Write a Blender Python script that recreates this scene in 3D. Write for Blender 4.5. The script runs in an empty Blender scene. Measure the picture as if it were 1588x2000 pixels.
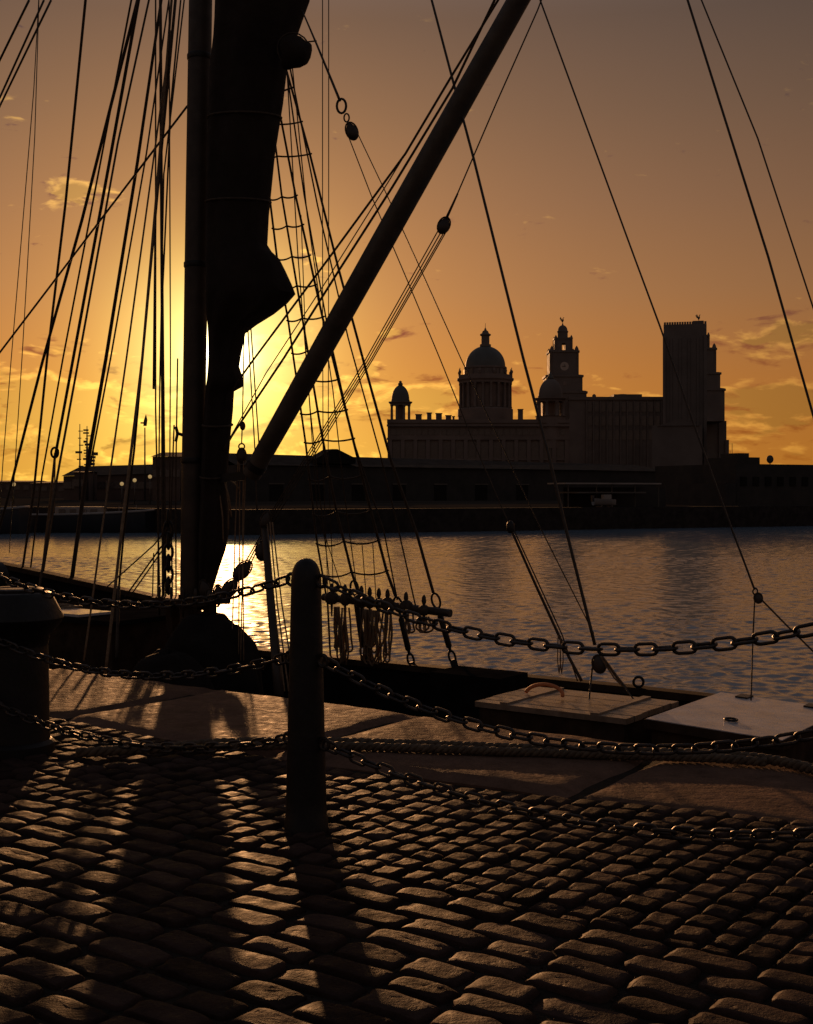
import bpy, math, random
from mathutils import Vector, Matrix, noise as mnoise
random.seed(7)
R = math.radians
sc = bpy.context.scene
COL = sc.collection

# ------------------------------------------------------------------ camera
FPX, CX, HY, EYE = 2414.0, 794.0, 960.0, 1.5        # focal length in photo pixels, centre column, horizon row, eye height (m)
cam = bpy.data.cameras.new('camera')
cam.sensor_fit = 'AUTO'; cam.sensor_width = 36.0
cam.lens = 36.0 * FPX / 2000.0
cam.shift_y = -0.02
cam.clip_start = 0.05; cam.clip_end = 6000
camo = bpy.data.objects.new('camera', cam); COL.objects.link(camo)
camo.location = (0, 0, EYE); camo.rotation_euler = (R(90), 0, 0)
sc.camera = camo

# ------------------------------------------------------------------ sun direction (low, behind the mast)
SUN_PX = (432, 692)
SUN = Vector(((SUN_PX[0]-CX)/FPX, 1.0, (HY-SUN_PX[1])/FPX)).normalized()
SUN_EL = math.asin(SUN.z); SUN_AZ = math.atan2(SUN.x, SUN.y)

# ------------------------------------------------------------------ world: sunset sky
world = bpy.data.worlds.new('World'); sc.world = world
world.use_nodes = True
wt = world.node_tree; wt.nodes.clear()
class NB:
    """tiny node builder"""
    def __init__(self, tree): self.t = tree
    def n(self, typ, **kw):
        nd = self.t.nodes.new(typ)
        for k, v in kw.items(): setattr(nd, k, v)
        return nd
    def link(self, a, b): self.t.links.new(a, b)
    def setin(self, sock, v):
        if hasattr(v, 'is_linked') or isinstance(v, bpy.types.NodeSocket): self.link(v, sock)
        else: sock.default_value = v
    def m(self, op, a, b=None, c=None, clamp=False):
        nd = self.n('ShaderNodeMath', operation=op); nd.use_clamp = clamp
        for i, v in enumerate((a, b, c)):
            if v is not None: self.setin(nd.inputs[i], v)
        return nd.outputs[0]
    def vm(self, op, a, b=None):
        nd = self.n('ShaderNodeVectorMath', operation=op)
        self.setin(nd.inputs[0], a)
        if b is not None: self.setin(nd.inputs[1], b)
        return nd
    def mix(self, fac, a, b, blend='MIX'):
        nd = self.n('ShaderNodeMix', data_type='RGBA', blend_type=blend); nd.clamp_result = False
        self.setin(nd.inputs[0], fac)
        for i, v in ((6, a), (7, b)):
            if isinstance(v, tuple): v = tuple(v) + ((1.0,) if len(v) == 3 else ())
            self.setin(nd.inputs[i], v)
        return nd.outputs[2]
    def ramp(self, fac, stops, interp='LINEAR'):
        nd = self.n('ShaderNodeValToRGB'); cr = nd.color_ramp; cr.interpolation = interp
        while len(cr.elements) < len(stops): cr.elements.new(0.5)
        for e, (p, c) in zip(cr.elements, stops):
            e.position = p
            e.color = (c, c, c, 1) if not isinstance(c, tuple) else tuple(c) + (1,)
        self.setin(nd.inputs[0], fac)
        return nd.outputs[0]
    def mapr(self, v, a, b, c=0.0, d=1.0, smooth=False):
        nd = self.n('ShaderNodeMapRange'); nd.clamp = True
        if smooth: nd.interpolation_type = 'SMOOTHSTEP'
        self.setin(nd.inputs[0], v)
        for i, x in zip((1, 2, 3, 4), (a, b, c, d)): nd.inputs[i].default_value = x
        return nd.outputs[0]
    def noise(self, vec, scale=1.0, detail=4.0, rough=0.55, dist=0.0):
        nd = self.n('ShaderNodeTexNoise')
        if vec is not None: self.setin(nd.inputs['Vector'], vec)
        nd.inputs['Scale'].default_value = scale; nd.inputs['Detail'].default_value = detail
        nd.inputs['Roughness'].default_value = rough; nd.inputs['Distortion'].default_value = dist
        return nd.outputs['Fac']
w = NB(wt)
tc = w.n('ShaderNodeTexCoord')
dirn = w.vm('NORMALIZE', tc.outputs['Generated']).outputs[0]
sep = w.n('ShaderNodeSeparateXYZ'); w.link(dirn, sep.inputs[0])
DEG = 180/math.pi
el = w.m('MULTIPLY', w.m('ARCSINE', sep.outputs[2]), DEG)
az = w.m('MULTIPLY', w.m('ARCTAN2', sep.outputs[0], sep.outputs[1]), DEG)
dot = w.vm('DOT_PRODUCT', dirn, tuple(SUN)).outputs['Value']
th = w.m('MULTIPLY', w.m('ARCCOSINE', w.m('MINIMUM', dot, 0.9999999)), DEG)
elf = w.mapr(el, -10, 90)
def ep(e): return (e+10)/100.0
base = w.ramp(elf, [(0.0, (.05, .03, .015)), (ep(-1), (.40, .17, .03)), (ep(1), (.53, .190, .024)), (ep(5), (.455, .175, .040)),
                    (ep(9), (.325, .155, .066)), (ep(13), (.235, .125, .071)), (ep(17), (.165, .100, .068)), (ep(21), (.112, .079, .066)),
                    (ep(26), (.165, .142, .148)), (ep(34), (.215, .196, .225)), (ep(50), (.165, .162, .200)), (1.0, (.080, .085, .110))])
att = w.ramp(w.m('DIVIDE', th, 180.0), [(0, 1.0), (.07, .98), (.12, .88), (.17, .74), (.26, .52), (.42, .34), (.65, .27), (1.0, .25)])
sky = w.vm('MULTIPLY', base, att).outputs[0]
# the sky away from the sun is dusky mauve grey
back = w.mapr(th, 35, 110, 0, 1, True); low = w.mapr(el, 0, 75, 1.0, .35)
bk_ = w.vm('SCALE', (.062, .060, .066)); w.link(w.m('MULTIPLY', back, low), bk_.inputs[3])
sky = w.vm('ADD', sky, bk_.outputs[0]).outputs[0]
# the real scattering sky adds a little of its own colour
nis = w.n('ShaderNodeTexSky', sky_type='NISHITA'); nis.sun_disc = False
nis.sun_elevation = SUN_EL; nis.sun_rotation = SUN_AZ; nis.dust_density = 6.0; nis.air_density = 2.0
sky = w.vm('ADD', sky, w.vm('MULTIPLY', nis.outputs[0], (.004, .0026, .0014)).outputs[0]).outputs[0]
# clouds, laid out by azimuth and elevation
def px_azel(x, y):
    a, b = (x-CX)/FPX, (HY-y)/FPX
    return math.degrees(math.atan(a)), math.degrees(math.atan(b/math.sqrt(1+a*a)))
cv = w.n('ShaderNodeCombineXYZ'); w.link(w.m('DIVIDE', az, 2.6), cv.inputs[0]); w.link(w.m('DIVIDE', el, 0.95), cv.inputs[1]); cv.inputs[2].default_value = 4.3
cn = w.noise(cv.outputs[0], 1.0, 7.0, 0.55, 0.6)
fine_c = w.m('MULTIPLY', w.m('SUBTRACT', w.noise(cv.outputs[0], 2.7, 5.0, .5, .3), .5), .55); cn = w.m('ADD', cn, fine_c)
cv2 = w.n('ShaderNodeCombineXYZ'); w.link(w.m('DIVIDE', az, 2.6), cv2.inputs[0]); w.link(w.m('DIVIDE', w.m('ADD', el, .28), 0.95), cv2.inputs[1]); cv2.inputs[2].default_value = 4.3
cn2 = w.m('ADD', w.noise(cv2.outputs[0], 1.0, 7.0, 0.55, 0.6), fine_c)
blob = None
for (bx, by, sx, sy, amp) in [(130, 370, 55, 36, 1.25), (85, 682, 60, 16, .9), (1530, 655, 150, 32, 1.05), (1470, 700, 90, 22, .6), (1500, 790, 110, 40, 1.15), (775, 655, 60, 12, 1.0), (838, 775, 60, 34, 1.2),
                         (1018, 465, 26, 34, .35), (1205, 735, 60, 10, .7), (615, 505, 45, 26, .9), (520, 680, 120, 40, .9), (120, 800, 190, 80, 1.25), (200, 380, 60, 20, .45),
                         (560, 790, 120, 60, .8), (1540, 640, 60, 30, .6), (715, 735, 50, 30, .6)]:
    a0, e0 = px_azel(bx, by); sa, se = sx/42.1, sy/42.1
    q = w.m('ADD', w.m('POWER', w.m('ABSOLUTE', w.m('DIVIDE', w.m('SUBTRACT', az, a0), sa)), 2.0), w.m('POWER', w.m('ABSOLUTE', w.m('DIVIDE', w.m('SUBTRACT', el, e0), se)), 2.0))
    g = w.m('MULTIPLY', w.m('EXPONENT', w.m('MULTIPLY', q, -1.0)), amp)
    blob = g if blob is None else w.m('ADD', blob, g)
bank = w.mapr(el, 3.6, 6.5, 1.0, 0.0, True)
lift = w.m('ADD', w.m('MULTIPLY', blob, .33), w.m('MULTIPLY', bank, .19))
cl = w.mapr(w.m('ADD', cn, lift), .71, .90, 0, 1, True)
cl_up = w.mapr(w.m('ADD', cn2, lift), .71, .92, 0, 1, True)
litc = w.m('SUBTRACT', cl, w.m('MULTIPLY', cl_up, .62))
catt = w.m('ADD', w.m('MULTIPLY', w.m('EXPONENT', w.m('MULTIPLY', th, -1/8.0)), 1.35), w.m('MULTIPLY', w.m('EXPONENT', w.m('MULTIPLY', th, -1/40.0)), .50))
cadd = w.vm('SCALE', (.68, .385, .062)); w.link(w.m('MULTIPLY', litc, catt), cadd.inputs[3])
shade = w.m('SUBTRACT', 1.0, w.m('MULTIPLY', w.m('MULTIPLY', cl_up, cl), .34))
sh = w.vm('SCALE', sky); w.link(shade, sh.inputs[3])
sky = w.vm('ADD', sh.outputs[0], cadd.outputs[0]).outputs[0]
# glow round the sun
for amp, k, p, col in [(.70, 5.5, 1.0, (1.0, .50, .10)), (.45, 4.5, 2.0, (.75, .90, .18)), (.75, 2.9, 2.0, (.80, .90, .42)), (12.0, .85, 2.0, (1.0, .86, .55))]:
    e_ = w.m('MULTIPLY', w.m('EXPONENT', w.m('MULTIPLY', w.m('POWER', w.m('DIVIDE', th, k), p), -1.0)), amp)
    s_ = w.vm('SCALE', col); w.link(e_, s_.inputs[3])
    sky = w.vm('ADD', sky, s_.outputs[0]).outputs[0]
# bright band of lit haze along the horizon below the sun
daz = w.m('DIVIDE', w.m('SUBTRACT', az, math.degrees(SUN_AZ)), 13.0); del_ = w.m('DIVIDE', el, 4.2)
hb = w.m('MULTIPLY', w.m('EXPONENT', w.m('MULTIPLY', w.m('ADD', w.m('MULTIPLY', daz, daz), w.m('MULTIPLY', del_, del_)), -1.0)), .34)
hs = w.vm('SCALE', (.75, .72, .09)); w.link(hb, hs.inputs[3]); sky = w.vm('ADD', sky, hs.outputs[0]).outputs[0]
bg = w.n('ShaderNodeBackground'); w.link(sky, bg.inputs[0]); bg.inputs[1].default_value = 1.0
wo = w.n('ShaderNodeOutputWorld'); w.link(bg.outputs[0], wo.inputs[0])

# ------------------------------------------------------------------ sun lamp
sl = bpy.data.lights.new('sun', 'SUN'); sl.energy = 3.5; sl.angle = R(0.55); sl.color = (1.0, .48, .19)
so = bpy.data.objects.new('sun', sl); COL.objects.link(so)
so.rotation_euler = SUN.to_track_quat('Z', 'Y').to_euler(); so.location = (0, 0, 30)

# ------------------------------------------------------------------ exposure / render
vs = sc.view_settings
vs.view_transform = 'Standard'; vs.look = 'None'; vs.gamma = 1.0; vs.exposure = 0.0; vs.use_curve_mapping = False
sc.render.engine = 'CYCLES'
sc.cycles.use_denoising = True
sc.cycles.max_bounces = 5; sc.cycles.glossy_bounces = 3; sc.cycles.diffuse_bounces = 3
sc.cycles.sample_clamp_indirect = 4.0; sc.cycles.sample_clamp_direct = 4.0
sc.cycles.caustics_reflective = False; sc.cycles.caustics_refractive = False

# ================================================================== materials
MATS = {}
def mat(name, col=(.1, .1, .1), rough=.6, metal=0.0, var=.25, nscale=8.0, bump=0.0, bscale=40.0, spec=.5, coords='Object', detail=5.0, col2=None, sheen=0.0, perobj=0.0, bdist=.01):
    if name in MATS: return MATS[name]
    m = bpy.data.materials.new(name); m.use_nodes = True
    b = NB(m.node_tree); p = m.node_tree.nodes['Principled BSDF']
    t = b.n('ShaderNodeTexCoord').outputs[coords]
    n1 = b.noise(t, nscale, detail, .6)
    c2 = col2 if col2 else tuple(c*(1-var) for c in col)
    c1 = tuple(min(1, c*(1+var)) for c in col)
    c = b.mix(b.mapr(n1, .32, .68), c2, c1)
    if perobj:
        oi = b.n('ShaderNodeObjectInfo').outputs['Random']; gi = b.n('ShaderNodeNewGeometry').outputs['Random Per Island']
        rnd = b.m('FRACT', b.m('ADD', oi, gi))
        sc_ = b.vm('SCALE', c); b.link(b.mapr(rnd, 0, 1, 1-perobj, 1+perobj), sc_.inputs[3]); c = sc_.outputs[0]
    b.link(c, p.inputs['Base Color'])
    p.inputs['Metallic'].default_value = metal
    p.inputs['Specular IOR Level'].default_value = spec
    b.link(b.mapr(b.noise(t, nscale*2.3, 3.0), .3, .7, max(.02, rough-.09), min(1, rough+.09)), p.inputs['Roughness'])
    if bump:
        bp = b.n('ShaderNodeBump'); bp.inputs['Strength'].default_value = bump; bp.inputs['Distance'].default_value = bdist
        b.link(b.noise(t, bscale, 6.0, .65), bp.inputs['Height']); b.link(bp.outputs[0], p.inputs['Normal'])
    MATS[name] = m
    return m
mat('iron', (.008, .008, .008), .5, 0.0, .4, 14, .25, 60, .3)
mat('chain_iron', (.040, .034, .030), .40, .6, .4, 30, .3, 120, .5)
mat('rope', (.16, .11, .065), .75, 0, .35, 30, .6, 160, .3)
mat('dark_rope', (.045, .033, .022), .7, 0, .4, 30, .5, 160, .3)
mat('wire', (.03, .026, .023), .5, .3, .3, 20)
mat('hawser', (.09, .065, .042), .7, 0, .4, 25, .5, 140, .3)
mat('spar', (.030, .022, .016), .55, 0, .35, 5, .2, 40, .4)
mat('boom_wood', (.05, .040, .030), .55, 0, .35, 5, .2, 40, .4)
mat('sailcloth', (.018, .013, .010), .85, 0, .3, 3, .4, 12, .2, bdist=.03)
mat('hull_black', (.012, .011, .011), .7, 0, .35, 4, .15, 30, 0.0)
mat('ship_wood', (.045, .030, .020), .75, 0, .4, 6, .25, 40, .02)
mat('hatch_grey', (.46, .45, .46), .24, 0, .2, 5, .12, 30, .5)
mat('hatch_wood', (.20, .155, .115), .30, 0, .35, 6, .15, 30, .5)
mat('tarpaulin', (.014, .012, .011), .8, 0, .3, 5, .4, 18, .05, bdist=.02)
mat('orange_hose', (.5, .16, .05), .7, 0, .1, 10)
def stone_mat(name, col, rough, spec, big, fine, perobj, pit):
    """weathered stone: mottled colour, pits, grain and broad unevenness"""
    m = bpy.data.materials.new(name); m.use_nodes = True
    b = NB(m.node_tree); p = m.node_tree.nodes['Principled BSDF']
    pos = b.n('ShaderNodeNewGeometry').outputs['Position']
    n1 = b.noise(pos, 5.5, 8.0, .68); n2 = b.noise(pos, 60, 5.0, .7); n3 = b.noise(pos, 1.1, 4.0, .6)
    f = b.m('ADD', b.m('MULTIPLY', n1, .55), b.m('ADD', b.m('MULTIPLY', n2, .30), b.m('MULTIPLY', n3, .25)))
    c = b.ramp(f, [(.36, tuple(x*.42 for x in col)), (.52, col), (.60, tuple(x*1.18 for x in col)), (.70, (col[0]*1.75, col[1]*1.65, col[2]*1.55))])
    oi = b.n('ShaderNodeObjectInfo').outputs['Random']; gi = b.n('ShaderNodeNewGeometry').outputs['Random Per Island']
    rnd_ = b.m('FRACT', b.m('ADD', oi, gi)); sc_ = b.vm('SCALE', c); b.link(b.mapr(rnd_, 0, 1, 1-perobj, 1+perobj), sc_.inputs[3])
    b.link(sc_.outputs[0], p.inputs['Base Color'])
    b.link(b.mapr(b.noise(pos, 14, 4.0), .3, .7, rough-.12, min(1, rough+.12)), p.inputs['Roughness']); p.inputs['Specular IOR Level'].default_value = spec
    vo = b.n('ShaderNodeTexVoronoi'); vo.inputs['Scale'].default_value = 26.0; b.link(pos, vo.inputs['Vector'])
    pits = b.m('MULTIPLY', b.mapr(vo.outputs['Distance'], .0, .30, -1.0, 0.0, True), b.mapr(b.noise(pos, 9, 3.0), .52, .66, 0, 1, True))
    h = b.m('ADD', b.m('MULTIPLY', b.noise(pos, 16, 5.0, .6), big), b.m('ADD', b.m('MULTIPLY', b.noise(pos, 110, 4.0, .65), fine), b.m('MULTIPLY', pits, pit)))
    bp = b.n('ShaderNodeBump'); bp.inputs['Strength'].default_value = 1.0; bp.inputs['Distance'].default_value = 1.0
    b.link(h, bp.inputs['Height']); b.link(bp.outputs[0], p.inputs['Normal'])
    MATS[name] = m
stone_mat('granite', (.115, .070, .050), .70, .014, .016, .0030, .14, .006)
stone_mat('sett', (.036, .0235, .020), .64, .022, .010, .0028, .40, .007)
mat('joint_earth', (.018, .014, .011), .95, 0, .4, 20, .6, 60, .1)
mat('quay_wall', (.028, .023, .02), .9, 0, .4, 1.5, .5, 8, .1)
mat('far_ground', (.04, .035, .03), 1.0, 0, .3, .05, spec=0.0)
mat('portland_stone', (.155, .122, .105), .8, 0, .2, .12, 0, 1, .2)
mat('portland_dark', (.14, .10, .08), .8, 0, .25, .2)
mat('dome_copper', (.07, .075, .07), .6, 0, .2, .1)
mat('liver_granite', (.115, .094, .082), .8, 0, .2, .1)
mat('vent_stone', (.115, .096, .085), .8, 0, .2, .08)
mat('window_dark', (.075, .062, .055), .25, 0, .2, 1)
mat('clock_white', (.36, .30, .25), .6, 0, .1, 1)
mat('clock_hand', (.03, .03, .03), .5)
mat('bird_copper', (.05, .06, .055), .5)
mat('shed_dark', (.018, .016, .014), .8, 0, .35, .3)
mat('shed_roof', (.012, .011, .010), .8, 0, .3, .3, spec=.1)
mat('shed_trim', (.07, .06, .05), .6, 0, .2, .5)
mat('brick_far', (.09, .06, .045), .85, 0, .3, .3)
mat('boat_white', (.22, .20, .18), .4, 0, .15, .6)
mat('boat_dark', (.02, .02, .022), .4, 0, .3, .5)
mat('metal_mast', (.06, .055, .05), .5, .2, .2, 1)

def lamp_mat():
    m = bpy.data.materials.new('lamp_globe'); m.use_nodes = True
    p = m.node_tree.nodes['Principled BSDF']
    p.inputs['Base Color'].default_value = (.9, .7, .4, 1)
    p.inputs['Emission Color'].default_value = (1, .66, .25, 1); p.inputs['Emission Strength'].default_value = .3
    b = NB(m.node_tree)
    b.link(b.mapr(b.noise(b.n('ShaderNodeTexCoord').outputs['Object'], 4), .3, .7, .25, .45), p.inputs['Roughness'])
    MATS['lamp_globe'] = m
lamp_mat()
def water_mat():
    m = bpy.data.materials.new('dock_water'); m.use_nodes = True
    b = NB(m.node_tree); p = m.node_tree.nodes['Principled BSDF']
    pos = b.n('ShaderNodeNewGeometry').outputs['Position']
    p.inputs['Base Color'].default_value = (.12, .18, .24, 1)
    p.inputs['Roughness'].default_value = .14; p.inputs['IOR'].default_value = 1.333
    mp = b.n('ShaderNodeMapping'); b.link(pos, mp.inputs[0]); mp.inputs['Scale'].default_value = (.8, 1.15, 1); mp.inputs['Rotation'].default_value = (0, 0, R(-14))
    bp = b.n('ShaderNodeBump'); bp.inputs['Strength'].default_value = 1.0; bp.inputs['Distance'].default_value = .006
    b.link(b.noise(mp.outputs[0], 7.0, 3.0, .55, .2), bp.inputs['Height']); b.link(bp.outputs[0], p.inputs['Normal'])
    MATS['water'] = m
water_mat()
M = MATS

# ================================================================== geometry helpers
class MB:
    def __init__(s): s.v = []; s.f = []
    def add(s, vs, fs):
        o = len(s.v); s.v += [tuple(v) for v in vs]; s.f += [tuple(i+o for i in f) for f in fs]; return s
    def box(s, x0, x1, y0, y1, z0, z1):
        return s.add([(x0,y0,z0),(x1,y0,z0),(x1,y1,z0),(x0,y1,z0),(x0,y0,z1),(x1,y0,z1),(x1,y1,z1),(x0,y1,z1)],
                     [(0,3,2,1),(4,5,6,7),(0,1,5,4),(1,2,6,5),(2,3,7,6),(3,0,4,7)])
    def obox(s, c, ax, ay, az_, hx, hy, hz):
        c = Vector(c); vs = []
        for k in (-1, 1):
            for j, i in ((-1,-1), (-1,1), (1,1), (1,-1)):
                vs.append(c + ax*hx*i + ay*hy*j + az_*hz*k)
        return s.add(vs, [(0,3,2,1),(4,5,6,7),(0,1,5,4),(1,2,6,5),(2,3,7,6),(3,0,4,7)])
    def tube(s, pts, r, n=6, caps=True, closed=False):
        pts = [Vector(p) for p in pts]; N = len(pts)
        rs = r if isinstance(r, (list, tuple)) else [r]*N
        up = None; vs = []
        for i, p in enumerate(pts):
            if closed: t = (pts[(i+1) % N]-pts[i-1]).normalized()
            else: t = (pts[min(N-1, i+1)]-pts[max(0, i-1)]).normalized()
            if up is None:
                a = Vector((0,0,1)) if abs(t.z) < .9 else Vector((1,0,0))
                up = (a - t*a.dot(t)).normalized()
            else: up = (up - t*up.dot(t)).normalized()
            sd = t.cross(up)
            for k in range(n):
                ang = 2*math.pi*k/n
                vs.append(p + (up*math.cos(ang)+sd*math.sin(ang))*rs[i])
        fs = []
        for i in range(N if closed else N-1):
            j = (i+1) % N
            for k in range(n):
                l = (k+1) % n
                fs.append((i*n+k, i*n+l, j*n+l, j*n+k))
        if caps and not closed:
            fs.append(tuple(range(n-1, -1, -1))); fs.append(tuple((N-1)*n+k for k in range(n)))
        return s.add(vs, fs)
    def lathe(s, c, prof, n=24, sx=1.0, sy=1.0):
        """prof: list of (radius, z)"""
        c = Vector(c); vs = []; fs = []
        for r, z in prof:
            for k in range(n):
                a = 2*math.pi*k/n
                vs.append((c.x+r*math.cos(a)*sx, c.y+r*math.sin(a)*sy, c.z+z))
        for i in range(len(prof)-1):
            for k in range(n):
                l = (k+1) % n
                fs.append((i*n+k, i*n+l, (i+1)*n+l, (i+1)*n+k))
        fs.append(tuple(range(n-1, -1, -1))); fs.append(tuple((len(prof)-1)*n+k for k in range(n)))
        return s.add(vs, fs)
    def poly(s, pts, z0, z1):
        n = len(pts)
        vs = [(p[0], p[1], z0) for p in pts] + [(p[0], p[1], z1) for p in pts]
        fs = [tuple(range(n-1, -1, -1)), tuple(range(n, 2*n))] + [(i, (i+1) % n, n+(i+1) % n, n+i) for i in range(n)]
        return s.add(vs, fs)
    def ell(s, c, ax, ay, az_, nu=14, nv=9):
        c = Vector(c); vs = []; fs = []
        for j in range(nv+1):
            ph = math.pi*j/nv
            for i in range(nu):
                a = 2*math.pi*i/nu
                vs.append(c + ax*math.sin(ph)*math.cos(a) + ay*math.sin(ph)*math.sin(a) + az_*math.cos(ph))
        for j in range(nv):
            for i in range(nu):
                k = (i+1) % nu
                fs.append((j*nu+i, (j+1)*nu+i, (j+1)*nu+k, j*nu+k))
        return s.add(vs, fs)
    def mesh(s, name, smooth=False):
        me = bpy.data.meshes.new(name); me.from_pydata(s.v, [], s.f); me.update()
        if smooth:
            me.polygons.foreach_set('use_smooth', [True]*len(me.polygons))
        return me
def link_obj(name, data, m=None, parent=None, mtx=None):
    o = bpy.data.objects.new(name, data); COL.objects.link(o)
    if m is not None and data is not None and not data.materials: data.materials.append(M[m])
    if mtx is not None: o.matrix_world = mtx
    if parent is not None:
        o.parent = parent
        o.matrix_parent_inverse = Matrix.Translation(-ROOTLOC.get(parent.name, Vector((0,0,0))))
    return o
ROOTLOC = {}
def part(name, mb, m, parent=None, smooth=False, autos=None):
    me = mb.mesh(name, smooth)
    if smooth and autos:
        try: me.set_sharp_from_angle(angle=R(autos))
        except Exception: pass
    return link_obj(name, me, m, parent)
def tag(o, label=None, cat=None, group=None, kind=None):
    for k, v in (('label', label), ('category', cat), ('group', group), ('kind', kind)):
        if v: o[k] = v
    return o
def thing(name, loc, label, cat, group=None):
    o = bpy.data.objects.new(name, None); COL.objects.link(o); o.location = loc
    o.empty_display_size = .2
    ROOTLOC[o.name] = Vector(loc)
    return tag(o, label, cat, group)

# the quay frame: s runs along the quay edge (to the right and nearer), o outward over the water
E0 = Vector((-3.12, 10.7, 0)); U = Vector((.813, -.582, 0)).normalized(); NN = Vector((.582, .813, 0)).normalized(); Z = Vector((0,0,1)); X = Vector((1,0,0)); Y = Vector((0,1,0))
def S(s, o, z=0.0): return E0 + U*s + NN*o + Z*z
def PO(x, y, o):
    """photo measurement -> point in the vertical plane o metres outward of the quay edge"""
    a, b = (x-CX)/FPX, (HY-y)/FPX
    d = (o + E0.dot(NN)) / (a*NN.x + NN.y)
    return Vector((a*d, d, EYE + b*d))
def PG(x, y, z=0.0):
    d = (EYE-z)*FPX/(y-HY); return Vector(((x-CX)/FPX*d, d, z))
def fx(x, d): return (x-CX)/FPX*d
def fz(y, d): return EYE + (HY-y)/FPX*d

# ================================================================== setting: ground, water
FQ = [(-900, 420), (-120, 190), (-48, 128), (-13.5, 99), (42, 126), (260, 235), (900, 540)]
WZ = -2.0
import numpy as np
def water_surface():
    """real ripples: patches of finer grid towards the quay, over a wide flat sheet"""
    rg = np.random.default_rng(5); V = []; F = []; off = 0
    waves = []
    for lam, slope, n in ((2.6, .010, 6), (1.3, .018, 8), (.75, .055, 14), (.45, .105, 18), (.28, .10, 16)):
        for _ in range(n):
            l_ = lam*rg.uniform(.75, 1.3); a_ = R(rg.normal(250, 42)); k = 2*math.pi/l_
            waves.append((k*math.cos(a_), k*math.sin(a_), rg.uniform(0, 6.28), slope*rg.uniform(.5, 1.3)/k/math.sqrt(n/2)*1.0, l_))
    for x0, x1, y0, y1, st in ((-15, 18, 6, 34, .075), (-29, 34, 34, 66, .12), (-52, 62, 66, 140, .20)):
        xs = np.arange(x0, x1+st*.5, st); ys = np.arange(y0, y1+st*.5, st); gx, gy = np.meshgrid(xs, ys)
        h = np.zeros_like(gx)
        # gusts: ripples stronger in patches
        gust = .85 + .3*np.sin(gx*.11+1.3+.6*np.sin(gy*.07))*np.sin(gy*.09+.4*np.sin(gx*.13))
        for kx, ky, ph, am, l_ in waves:
            if l_ > 2.2*st: h += am*np.sin(kx*gx+ky*gy+ph)
        h *= gust
        V.append(np.stack([gx, gy, WZ+h], -1).reshape(-1, 3))
        nx, ny = len(xs), len(ys); ii = (np.arange(ny-1)[:, None]*nx+np.arange(nx-1)[None, :]).reshape(-1)+off
        F.append(np.stack([ii, ii+1, ii+nx+1, ii+nx], -1)); off += nx*ny
    zf = WZ-.09
    V.append(np.array([(-1500,-40,zf),(1500,-40,zf),(1500,900,zf),(-1500,900,zf)], float)); F.append(np.array([[off, off+1, off+2, off+3]]))
    V = np.concatenate(V); F = np.concatenate(F)
    me = bpy.data.meshes.new('dock_water'); me.vertices.add(len(V)); me.vertices.foreach_set('co', V.ravel().astype(np.float32))
    me.loops.add(F.size); me.loops.foreach_set('vertex_index', F.ravel().astype(np.int32))
    me.polygons.add(len(F)); me.polygons.foreach_set('loop_start', np.arange(0, F.size, 4, dtype=np.int32)); me.polygons.foreach_set('use_smooth', np.ones(len(F), bool))
    me.update(calc_edges=True); me.validate()
    return me
link_obj('dock_water', water_surface(), 'water')['kind'] = 'structure'
pts = FQ + [(5500, 3000), (5500, 5500), (-5500, 5500), (-5500, 3000)]
part('far_ground', MB().add([(p[0], p[1], 0.0) for p in pts], [tuple(range(len(pts)))]), 'far_ground')['kind'] = 'structure'
mb = MB()
for (a, b) in zip(FQ[:-1], FQ[1:]):
    mb.add([(a[0],a[1],WZ-1),(b[0],b[1],WZ-1),(b[0],b[1],0.05),(a[0],a[1],.05),(a[0],a[1]+.6,.05),(b[0],b[1]+.6,.05)], [(0,1,2,3),(3,2,5,4)])
part('far_quay_wall', mb, 'quay_wall')['kind'] = 'structure'
# near quay: earth bed under the setts, quay wall
def ground_noise(p): return .018*mnoise.noise(Vector((p.x*.6, p.y*.6, .3))) + .008*mnoise.noise(Vector((p.x*1.9, p.y*1.9, 2.3)))
gv, gf = [], []; ns, nq = 150, 72
for j_ in range(nq+1):
    for i_ in range(ns+1):
        p = S(-4+18*i_/ns, -.3-8.5*j_/nq); gv.append(p+Z*(ground_noise(p)-.025))
for j_ in range(nq):
    for i_ in range(ns): k_ = j_*(ns+1)+i_; gf.append((k_, k_+ns+1, k_+ns+2, k_+1))
g = part('quay_ground', MB().add(gv, gf).add([S(-30,-.3,-.08), S(-30,-22,-.08), S(40,-22,-.08), S(40,-.3,-.08)], [(0,1,2,3)]), 'joint_earth', None, True); g['kind'] = 'structure'
mb = MB().obox(S(5,-.55,-1.9), U, NN, Z, 35, .47, 1.62)
part('quay_wall', mb, 'quay_wall')['kind'] = 'structure'

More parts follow.
